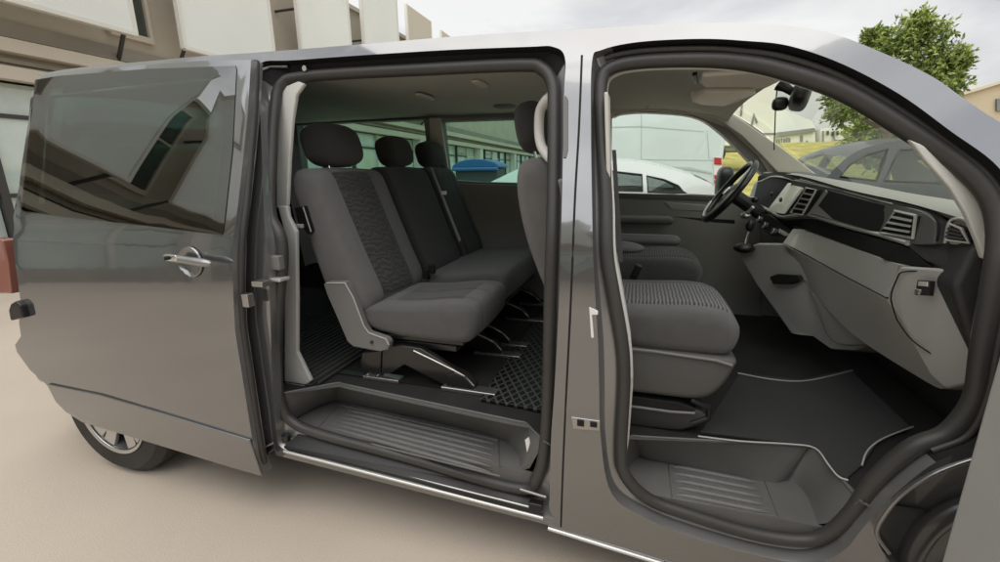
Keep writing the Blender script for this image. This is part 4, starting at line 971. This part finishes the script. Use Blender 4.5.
def facade(name, label, o, du, nrm, length, u0, z_top, screens, special):
    """du: unit vector along the wall, nrm: towards the yard"""
    o = Vector(o); du = Vector(du); nrm = Vector(nrm); up = Vector((0, 0, 1))
    root = empty(name, o+du*(u0+length/2), label, 'building')
    def bx(mb, a, b, z0, z1, d0, d1):
        P = [o+du*u+nrm*d+up*z for u in (a, b) for d in (d0, d1) for z in (z0, z1)]
        mb.add(P, [(0, 1, 3, 2), (4, 6, 7, 5), (0, 4, 5, 1), (2, 3, 7, 6), (0, 2, 6, 4), (1, 5, 7, 3)]); return mb
    u1 = u0+length
    bx(MB(), u0, u1, 2.85, z_top, -8, -.7).build('wall', WALLB, root)
    bx(MB(), u0, u1, 0, .45, -1.0, -.65).build('plinth', WALLD, root)
    bx(MB(), u0, u1, 0.45, 2.85, -8, -1.3).build('rear_wall', WALLD, root)
    bx(MB(), u0, u1, 2.80, 2.98, -.7, -.5).build('beam', CREAM, root)
    bx(MB(), u0, u1, 3.16, 3.34, -.7, -.42).build('beam', CREAM, root)
    bx(MB(), u0, u1, 3.04, 3.10, -.7, -.60).build('beam', WALLD, root)
    bx(MB(), u0, u1, 3.40, 3.62, -.7, -.64).build('beam', WALLD, root)
    bx(MB(), u0, u1, z_top, z_top+.12, -8, -.6).build('parapet', CREAM, root)
    k = u0; i = 0
    while k < u1-1:
        p = bx(MB(), k+.06, k+1.39, .45, 2.80, -.95, -.93).build('window', SHOPG, root)
        fr = MB(); bx(fr, k-.05, k+.05, .45, 2.8, -.98, -.84); bx(fr, k+.05, k+1.4, 2.30, 2.36, -.96, -.88); bx(fr, k+.05, k+1.4, 1.15, 1.21, -.96, -.88)
        fr.build('window_frame', DARKF if i % 3 else FRAMEM, p)
        if i % 5 == 0: bx(MB(), k-.22, k+.22, 0, 2.82, -.9, -.55).build('column', FRAMEM, root)
        k += 1.45; i += 1
    for j, (a, b, z0, z1, m) in enumerate(screens):
        s = bx(MB(), a, b, z0, z1, 0, .05).build('sun_screen', m, root, bevel=.01)
        fr = MB(); bx(fr, a-.03, a+.03, z0-.05, z1, -.03, .07); bx(fr, b-.03, b+.03, z0-.05, z1, -.03, .07); bx(fr, a, b, z0-.07, z0, -.03, .08)
        fr.build('screen_frame', FRAMEM, s, bevel=.005)
        st_ = MB()
        for u in (a+.1, b-.1): st_.tube([o+du*u+nrm*.0+up*(z0+.1), o+du*(u+.25)+nrm*-.7+up*(z0-.35)], .035, n=6); st_.tube([o+du*u+nrm*.0+up*(z0+1.6), o+du*u+nrm*-.7+up*(z0+1.6)], .03, n=6)
        st_.build('bracket', DARKF, s)
        # recessed window behind / beside each screen
        wdw = bx(MB(), b+.12, b+.72, 3.9, 5.9, -.72, -.66).build('window', DARKG, root)
        fr = MB(); bx(fr, b+.06, b+.12, 3.8, 6.0, -.72, -.60); bx(fr, b+.72, b+.78, 3.8, 6.0, -.72, -.60); bx(fr, b+.12, b+.72, 5.9, 6.0, -.72, -.60); bx(fr, b+.12, b+.72, 3.8, 3.9, -.72, -.60); bx(fr, b+.12, b+.72, 5.0, 5.05, -.68, -.62)
        fr.build('window_frame', CREAM, wdw)
    return root
scr = [(-13.6, -11.3, 3.72, 7.15, PALEG), (-10.5, -8.2, 3.72, 7.15, PALEG), (-7.4, -5.1, 3.72, 7.15, PALEG), (-4.3, -2.3, 3.72, 7.15, PALEG), (-1.5, .6, 3.72, 7.15, PALEG), (1.4, 3.66, 3.75, 7.15, PALEG), (4.5, 6.68, 3.75, 7.15, PALEG), (7.6, 9.65, 3.75, 7.15, PALEG), (10.35, 12.4, 3.75, 7.15, PALEG), (13.1, 15.0, 3.75, 7.15, BEIGEP), (15.95, 17.3, 4.5, 7.1, BEIGEP)]
facade('office_building', 'beige office building with pale glass sun screens beyond the rear of the van', (-9, 0, 0), (0, 1, 0), (1, 0, 0), 54, -14, 6.35, scr, None)
scr2 = [(-34+3.3*i, -34+3.3*i+1.9, 4.0, 6.9, PALEG if i % 4 else BEIGEP) for i in range(14)]
facade('workshop_building', 'beige building with pale screens mirrored in the door of the van', (0, -12.5, 0), (1, 0, 0), (0, 1, 0), 52, -35, 6.35, scr2, None)

# ---- cars and van outside
def car(name, label, paint, out, wins, y0, width, belt, wheels, glass_segs=(), gmat=G_CAR, lean=.30, cat='car', trim=BLACK):
    xs = [p[0] for p in out]; root = empty(name, ((min(xs)+max(xs))/2, y0+width/2, 0), label, cat)
    def sfn(s):
        def f(x, z):
            t = max(0, z-belt)*lean+ .03*(1-math.cos((z-.3)*1.2)) + .25*max(0, abs(x-(min(xs)+max(xs))/2)/((max(xs)-min(xs))/2)-.72)**1.5
            return Vector((x, y0+t if s < 0 else y0+width-t, z))
        return f
    P = cr([Vector((x, z, 0)) for x, z in out], 4); o3 = [(p.x, 0, p.y) for p in P]
    for s in (-1, 1):
        sheet([o3]+[[(x, 0, z) for x, z in W_] for W_ in wins], sfn(s), paint, 'body_side', root, zstep=.08, xstep=.2)
        for W_ in wins:
            f = sfn(s)
            sheet([[(x, 0, z) for x, z in W_]], lambda x, z: f(x, z)+Vector((0, -s*.012, 0)), gmat, 'side_window', root, zstep=.1, xstep=.4)
            MB().tube([f(x, z) for x, z in W_], .012, True, 6).build('window_trim', trim, root)
    A = [sfn(-1)(p.x, p.y) for p in P]; Bq = [sfn(1)(p.x, p.y) for p in P]; n = len(A)
    rows = []
    for i in range(9):
        t = i/8; c = .05*math.sin(math.pi*t)
        rows.append([a.lerp(b, t)+Vector((0, 0, c if a.z > belt*.8 else 0)) for a, b in zip(A, Bq)])
    def sect(test, m, nm):
        mb = MB()
        for r0, r1 in zip(rows, rows[1:]):
            for i in range(n):
                if (i//4 in glass_segs) == test: j = (i+1) % n; mb.add([r0[i], r0[j], r1[j], r1[i]], [(0, 1, 2, 3)])
        if mb.f: mb.build(nm, m, root)
    sect(False, paint, 'bodywork'); sect(True, gmat, 'windscreen')
    for cx in wheels:
        for s in (-1, 1):
            y = y0+.10 if s < 0 else y0+width-.10
            wo = MB().lathe([(.2, -.10), (.32, -.10), (.335, -.06), (.335, .06), (.32, .10), (.2, .10)], (cx, y, .335), (0, 1, 0), 32).build('wheel', TYRE, root)
            MB().lathe([(0, .07), (.05, .09), (.21, .085), (.22, .10)], (cx, y, .335), (0, s, 0), 24).build('rim', ALLOY, wo)
    return root
def XZ(px, Y): return [(at(x, y, Y).x, at(x, y, Y).z) for x, y in px]
YW = 3.3
top_ = XZ([(440, 196), (470, 190), (492, 181), (512, 171), (532, 163), (570, 160), (618, 161), (645, 163), (669, 169), (696, 177), (716, 187), (722, 200)], YW)
base = [(top_[-1][0]+.02, .30), (top_[-1][0]-1.0, .22), (top_[0][0]+.8, .22), (top_[0][0]+.02, .35)]
wn_ = [XZ([(540, 171), (585, 169), (585, 190), (520, 189)], YW), XZ([(590, 169), (642, 175), (643, 191), (590, 190)], YW), XZ([(647, 176), (664, 180), (678, 186), (687, 194), (648, 192)], YW)]
car('white_hatchback', 'white hatchback parked close beside the far side of the van', WHITEP, top_+base, wn_, YW, 1.75, 1.25, [top_[0][0]+.85, top_[-1][0]-.75], glass_segs=(2, 3, 9))
YS = 3.0
top_ = XZ([(795, 190), (822, 182), (836, 170), (852, 157), (872, 147), (905, 140), (940, 138), (985, 142), (1030, 156), (1060, 178), (1068, 200)], YS)
base = [(top_[-1][0], .40), (top_[-1][0]-.8, .28), (top_[0][0]+.7, .28), (top_[0][0]-.02, .45)]
wn_ = [XZ([(842, 177), (853, 165), (872, 154), (895, 148), (889, 160), (878, 181)], YS), XZ([(886, 181), (897, 164), (906, 149), (950, 147), (985, 156), (1000, 186)], YS)]
car('dark_suv', 'dark blue-grey car seen through the windscreen, parked ahead of the van', BLUEGREYP, top_+base, wn_, YS, 1.8, 1.25, [top_[0][0]+.8, top_[-1][0]-.8], glass_segs=(2, 8), lean=.25, gmat=glass('pale_car_glass', (.62, .68, .62), .06))
# white panel van
YV = 8.6; xr = at(722, 170, YV).x
ov = [(xr-4.1, .35), (xr-4.2, 1.1), (xr-3.8, 2.1), (xr-3.2, 2.72), (xr-1.8, 2.82), (xr-.25, 2.78), (xr, 2.5), (xr, 1.4), (xr-.02, .45), (xr-2, .35)]
WV = mat('white_van_paint', (.66, .74, .71), .3, coat=.6, var=(1, .03))
vv = empty('white_panel_van', (xr-3, YV+1, 0), 'tall white panel van with stacked red tail lamps, parked behind the white hatchback', 'van')
cushion('van_body', ov, YV, YV+2.0, .12, [WV], vv, n=3, grooves=())
gv = lambda pts, m, nm, th=-.012: MB().prism([at(x, y, YV) for x, y in pts], (0, th, 0)).build(nm, m, vv, bevel=.004)
SEAM = mat('shadow_gap_grey', (.48, .54, .52), .6)
for pts in ([(600, 127), (640, 126), (704, 131), (704, 132.2), (640, 127.4), (600, 128.4)], [(641, 112), (641.8, 112), (641.8, 168), (641, 168)], [(600, 158.5), (720, 160), (720, 161), (600, 159.7)], [(706.5, 130), (707.3, 130), (709.8, 160), (709, 160)]):
    gv(pts, SEAM, 'panel_seam', -.006)
gv([(645, 166), (690, 167), (712, 172), (712, 174), (690, 170), (645, 169)], SEAM, 'rub_strip', -.02)
tl = gv([(713.5, 157), (721.5, 158), (721.5, 193), (713.5, 192)], WHITEPL, 'tail_lamp', -.02)
for a_, b_2, m in ((157.5, 164.5, REDLENS), (175, 179, REDLENS), (180, 183.5, SALMON), (186, 190, REDLENS)):
    MB().prism([at(x, y, YV)+Vector((0, -.02, 0)) for x, y in [(714, a_), (721.3, a_+.5), (721.3, b_2+.5), (714, b_2)]], (0, -.02, 0)).build('lamp_segment', m, tl, bevel=.004)
for cx in (xr-.95, xr-3.5):
    for y in (YV+.12, YV+1.88):
        wo = MB().lathe([(.2, -.11), (.34, -.11), (.355, -.07), (.355, .07), (.34, .11), (.2, .11)], (cx, y, .355), (0, 1, 0), 28).build('wheel', TYRE, vv)
        MB().lathe([(0, .09), (.2, .08), (.21, .11), (.21, -.11), (0, -.09)], (cx, y, .355), (0, 1, 0), 24).build('rim', ALLOY, wo)
# waste container with a blue domed lid
YB = 5.2
pl, pr_ = at(455, 170, YB), at(497, 170, YB)
zt, zl = at(475, 159, YB).z, at(475, 168, YB).z
bn = empty('waste_container', ((pl.x+pr_.x)/2, YB+.5, 0), 'large grey waste container with a domed blue lid, outside behind the van', 'container')
cx = (pl.x+pr_.x)/2; wd = pr_.x-pl.x
MB().prism([(pl.x+.10, YB, .18), (pr_.x-.10, YB, .18), (pr_.x, YB, zl), (pl.x, YB, zl)], (0, .5, 0)).build('bin_body', BINGREY, bn, bevel=.03)
mb = MB()
lidp = [Vector((cx+wd*.56*math.cos(math.pi*i/14), YB-.04, zl+(zt-zl)*math.sin(math.pi*i/14))) for i in range(15)]
mb.prism([p for p in lidp], (0, .58, 0)).build('bin_lid', BINBLUE, bn, bevel=.02)
MB().tube([(pl.x-.03, YB-.05, zl-.02), (pr_.x+.03, YB-.05, zl-.02)], .03).build('bin_rim', BINBLUE, bn)
for sx in (pl.x+.2, pr_.x-.2):
    for sy in (YB+.12, YB+.4):
        MB().lathe([(0, -.025), (.09, -.025), (.09, .025), (0, .025)], (sx, sy, .09), (0, 1, 0), 20).build('castor', BLACK, bn)

# warehouse beyond the grass
YH = 46
def hp(px, Y=YH): return [at(x, y, Y) for x, y in px]
WHW = mat('white_sheet_wall', (.82, .82, .76), .6, var=(.3, .04)); ROOFP = mat('pale_ribbed_roof', (.80, .81, .77), .5, var=(.3, .06)); ROOFG = mat('grey_roof_edge', (.25, .26, .24), .6)
whs = empty('white_warehouse', hp([(800, 150)])[0].to_3d()*1.0, 'long white warehouse with a pale roof beyond the yellow grass', 'building')
MB().prism(hp([(726, 137), (776, 136), (815, 132), (816, 150), (700, 153), (700, 139)]), (0, 14, 0)).build('wall', WHW, whs)
MB().prism(hp([(700, 134), (774, 133), (815, 128), (815, 132), (776, 137), (700, 140)], YH-.3), (0, 14, 0)).build('roof_edge', ROOFG, whs)
MB().prism(hp([(700, 100), (770, 104), (812, 121), (816, 128.5), (774, 134), (700, 135)], YH+2), (0, 14, 0)).build('roof', ROOFP, whs)
for i, (a_, b_2, c_, d_2) in enumerate([(776, 139.5, 777.5, 144), (778.5, 139, 780, 144), (781, 138.5, 782.4, 143.5), (783.4, 139, 785.6, 143.8), (786.4, 138, 787.6, 143.5), (788.4, 138.2, 790.4, 143), (800, 135.5, 803, 142), (806, 140.5, 808, 142.5)]):
    MB().prism(hp([(a_, b_2), (c_, b_2), (c_, d_2), (a_, d_2)], YH-.05), (0, .2, 0)).build('wall_lettering' if i < 6 else 'window', ROOFG, whs)
wh2 = empty('pale_hall', hp([(845, 150)])[0], 'pale hall with dark posts behind the tree', 'building')
MB().prism(hp([(820, 129), (872, 124), (905, 124), (905, 150), (820, 148)], YH+1), (0, 12, 0)).build('wall', WHW, wh2)
for x in (823, 834, 848, 856): MB().prism(hp([(x, 131), (x+1.2, 131), (x+1.2, 147.6), (x, 147.6)], YH+.7), (0, .2, 0)).build('post', ROOFG, wh2)
for x, y in ((827, 131), (832, 132), (837, 131)): MB().prism(hp([(x, y), (x+2, y), (x+2, y+4), (x, y+4)], YH+.8), (0, .2, 0)).build('window', DARKG, wh2)
for x in (835, 839, 843, 850): MB().prism(hp([(x, 140), (x+2.5, 140), (x+2.5, 142), (x, 142)], YH+.8), (0, .2, 0)).build('window', DARKG, wh2)
# white trailer standing nearer
YT = 24
tr = empty('white_lorry_trailer', (at(752, 150, YT).x, YT+1.2, 0), 'tall white lorry trailer beyond the far front pillar of the van', 'trailer')
MB().prism([at(x, y, YT) for x, y in [(690, 82), (776, 78), (776, 146), (690, 146)]], (0, 2.5, 0)).build('trailer_box', WHW, tr, bevel=.05)
MB().prism([at(x, y, YT-.02) for x, y in [(690, 134), (776, 133), (776, 135), (690, 136)]], (0, .03, 0)).build('side_rail', ROOFG, tr)
for L in ([(752, 125), (754, 114), (757, 123)], [(741, 116), (742, 104)]):
    MB().tube([at(x, y, YT-.03) for x, y in L], .05, n=6).build('side_marking', ROOFG, tr)
for x in (705, 715, 760): 
    p = at(x, 150, YT+.4); MB().lathe([(0, -.2), (.5, -.2), (.5, .2), (0, .2)], (p.x, YT+.4, 2.3), (0, 1, 0), 20).build('wheel', TYRE, tr)
MB().prism([at(x, y, YT+.2) for x, y in [(695, 146), (776, 146), (776, 151), (695, 151)]], (0, 2, 0)).build('chassis', ROOFG, tr)
bb = empty('beige_hall', (at(1040, 150, 26).x, 30, 0), 'plain beige hall at the right beyond the tree', 'building')
BEIGEW = mat('warm_beige_wall', (.50, .42, .31), .8, var=(.4, .05))
MB().prism([at(x, y, 26) for x, y in [(958, 95), (1000, 82), (1200, 60), (1200, 178), (958, 178)]], (0, 10, 0)).build('wall', BEIGEW, bb)
MB().prism([at(x, y, 25.8) for x, y in [(957, 94), (1000, 81), (1200, 59), (1200, 62), (1000, 84), (957, 97)]], (0, 10, 0)).build('roof_edge', CREAM, bb)
MB().prism([at(x, y, 25.9) for x, y in [(997, 99), (1020, 95), (1020, 110), (997, 111)]], (0, .2, 0)).build('window', DARKG, bb)

# ---- trees
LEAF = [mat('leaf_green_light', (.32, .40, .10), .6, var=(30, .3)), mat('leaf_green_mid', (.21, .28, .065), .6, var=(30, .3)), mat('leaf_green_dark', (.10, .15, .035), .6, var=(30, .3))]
BARK = mat('grey_brown_bark', (.12, .095, .07), .9, bump=(30, .8))
def tree(name, label, base, blobs, n, leaf, seed, group=None):
    rnd = random.Random(seed); root = empty(name, base, label, 'tree', group); base = Vector(base)
    cz = sum(b[0].z for b in blobs)/len(blobs); cc = sum((b[0] for b in blobs), Vector())/len(blobs)
    tk = MB(); tk.tube(cr([base, base+Vector((.05, .0, (cz-base.z)*.35)), base.lerp(cc, .6), cc], 4, False), .1, rr=[.16-.011*i for i in range(13)])
    for c, r in blobs:
        s0 = base.lerp(cc, rnd.uniform(.4, .8)); m_ = s0.lerp(c, .5)+Vector((rnd.uniform(-.1, .1), 0, .1))
        tk.tube([s0, m_, c], .05, rr=[.06, .04, .012], n=6)
        for _ in range(4):
            d = Vector((rnd.gauss(0, 1), rnd.gauss(0, 1), rnd.gauss(.3, 1))).normalized(); tk.tube([c.lerp(m_, .3), c+d*r*.9], .01, rr=[.018, .005], n=5)
    tk.build('trunk', BARK, root)
    mb = MB()
    for _ in range(n):
        c, r = rnd.choice(blobs); d = Vector((rnd.gauss(0, 1), rnd.gauss(0, 1), rnd.gauss(0, 1))).normalized()
        q = c+d*r*(rnd.random()**.45)*rnd.uniform(.75, 1.15)
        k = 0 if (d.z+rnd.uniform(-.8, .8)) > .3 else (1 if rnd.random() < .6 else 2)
        # a small spray of narrow leaves
        ax = Vector((rnd.gauss(0, 1), rnd.gauss(0, 1), rnd.gauss(-.1, .7))).normalized()
        for j in range(5):
            a_ = (ax+Vector((rnd.gauss(0, .5), rnd.gauss(0, .5), rnd.gauss(0, .4)))).normalized(); l = leaf*rnd.uniform(.7, 1.4); s = a_.orthogonal().normalized()
            s = (Matrix.Rotation(rnd.uniform(0, 6.28), 3, a_) @ s)*l*.22
            p = q+ax*leaf*.35*j
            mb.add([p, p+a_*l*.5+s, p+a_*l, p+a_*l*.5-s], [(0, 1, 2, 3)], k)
    mb.build('crown', LEAF, root, smooth=False, weld=False)
    return root
YTR = 12.0
def tb(px, py, r, Y=YTR): return (at(px, py, Y), r)
def zr(px, py, Y): return at(px, py, Y)
bl = [tb(893, 46, .60), tb(922, 38, .62), tb(938, 62, .62), tb(905, 75, .85), tb(878, 48, .32), tb(925, 88, .65), tb(880, 95, .7), tb(862, 105, .5), tb(842, 112, .35, 11.5), tb(910, 105, .7, 12.5), tb(836, 98, .3), tb(950, 84, .35), tb(918, 24, .33), tb(958, 60, .22), tb(874, 36, .2)]
bp_ = at(882, 175, YTR)
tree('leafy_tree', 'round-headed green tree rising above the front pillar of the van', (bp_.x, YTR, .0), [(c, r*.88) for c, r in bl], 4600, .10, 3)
sh = [(at(x, y, 20), r) for x, y, r in [(872, 137, .9), (890, 132, 1.0), (880, 146, .8), (905, 140, 1.0)]]
bp_ = at(885, 175, 20)
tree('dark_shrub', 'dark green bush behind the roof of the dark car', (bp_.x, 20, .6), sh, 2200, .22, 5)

# ---------------------------------------------------------------- light, sky, camera
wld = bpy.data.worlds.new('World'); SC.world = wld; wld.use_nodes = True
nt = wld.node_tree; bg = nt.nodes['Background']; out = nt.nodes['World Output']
SUN_EL, SUN_AZ = R(76), R(190)      # azimuth measured from +Y clockwise
sky = nt.nodes.new('ShaderNodeTexSky'); sky.sky_type = 'NISHITA'; sky.sun_disc = False; sky.sun_elevation = SUN_EL; sky.sun_rotation = SUN_AZ; sky.dust_density = 3; sky.air_density = 1.2
tc = nt.nodes.new('ShaderNodeTexCoord'); mp = nt.nodes.new('ShaderNodeMapping'); mp.inputs['Scale'].default_value = (1, 1, 3.2); mp.inputs['Location'].default_value = (.4, 1.2, .3)
nt.links.new(tc.outputs['Generated'], mp.inputs['Vector'])
nz = nt.nodes.new('ShaderNodeTexNoise'); nz.inputs['Scale'].default_value = 2.2; nz.inputs['Detail'].default_value = 7; nz.inputs['Roughness'].default_value = .5; nz.inputs['Distortion'].default_value = .3
nt.links.new(mp.outputs[0], nz.inputs['Vector'])
rp = nt.nodes.new('ShaderNodeValToRGB'); rp.color_ramp.elements[0].position = .36; rp.color_ramp.elements[0].color = (.25, .25, .26, 1)
rp.color_ramp.elements[1].position = .60; rp.color_ramp.elements[1].color = (.42, .415, .40, 1)
nt.links.new(nz.outputs['Fac'], rp.inputs['Fac'])
sc_ = nt.nodes.new('ShaderNodeVectorMath'); sc_.operation = 'SCALE'; sc_.inputs['Scale'].default_value = .10
nt.links.new(sky.outputs[0], sc_.inputs[0])
mx = nt.nodes.new('ShaderNodeMix'); mx.data_type = 'RGBA'; mx.inputs['Factor'].default_value = .9
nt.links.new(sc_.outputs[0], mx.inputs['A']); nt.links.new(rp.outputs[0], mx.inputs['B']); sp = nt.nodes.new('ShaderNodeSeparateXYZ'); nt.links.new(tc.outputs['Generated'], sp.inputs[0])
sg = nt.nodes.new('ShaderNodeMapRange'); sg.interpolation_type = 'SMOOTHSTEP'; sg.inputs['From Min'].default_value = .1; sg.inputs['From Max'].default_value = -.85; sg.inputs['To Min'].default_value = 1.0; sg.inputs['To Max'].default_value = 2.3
nt.links.new(sp.outputs['Y'], sg.inputs['Value'])      # sky brightened behind the camera, added to light the cabin
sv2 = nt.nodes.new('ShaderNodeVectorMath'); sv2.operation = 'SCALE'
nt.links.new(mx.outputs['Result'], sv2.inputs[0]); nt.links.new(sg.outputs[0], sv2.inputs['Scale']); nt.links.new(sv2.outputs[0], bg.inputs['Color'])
bg.inputs['Strength'].default_value = 1.0
sl = bpy.data.lights.new('sun', 'SUN'); sl.energy = .6; sl.angle = R(60); sl.color = (1, .96, .90)
so = bpy.data.objects.new('sun', sl); COL.objects.link(so)
d = Vector((math.sin(SUN_AZ)*math.cos(SUN_EL), math.cos(SUN_AZ)*math.cos(SUN_EL), math.sin(SUN_EL)))
so.rotation_euler = d.to_track_quat('Z', 'Y').to_euler(); so.location = d*30
cd = bpy.data.cameras.new('camera'); cam = bpy.data.objects.new('camera', cd); COL.objects.link(cam)
cd.sensor_width = 36; cd.lens = FPX/1000*36; cd.clip_start = .03; cd.clip_end = 2000
mtx = Matrix((RT, UP, -FW)).transposed().to_4x4(); mtx.translation = CAM; cam.matrix_world = mtx
SC.camera = cam
SC.view_settings.view_transform = 'Standard'; SC.view_settings.look = 'None'; SC.view_settings.gamma = 1; SC.view_settings.exposure = 1.18
SC.cycles.max_bounces = 8; SC.cycles.transparent_max_bounces = 16; SC.cycles.caustics_reflective = False; SC.cycles.caustics_refractive = False
SC.cycles.use_denoising = True
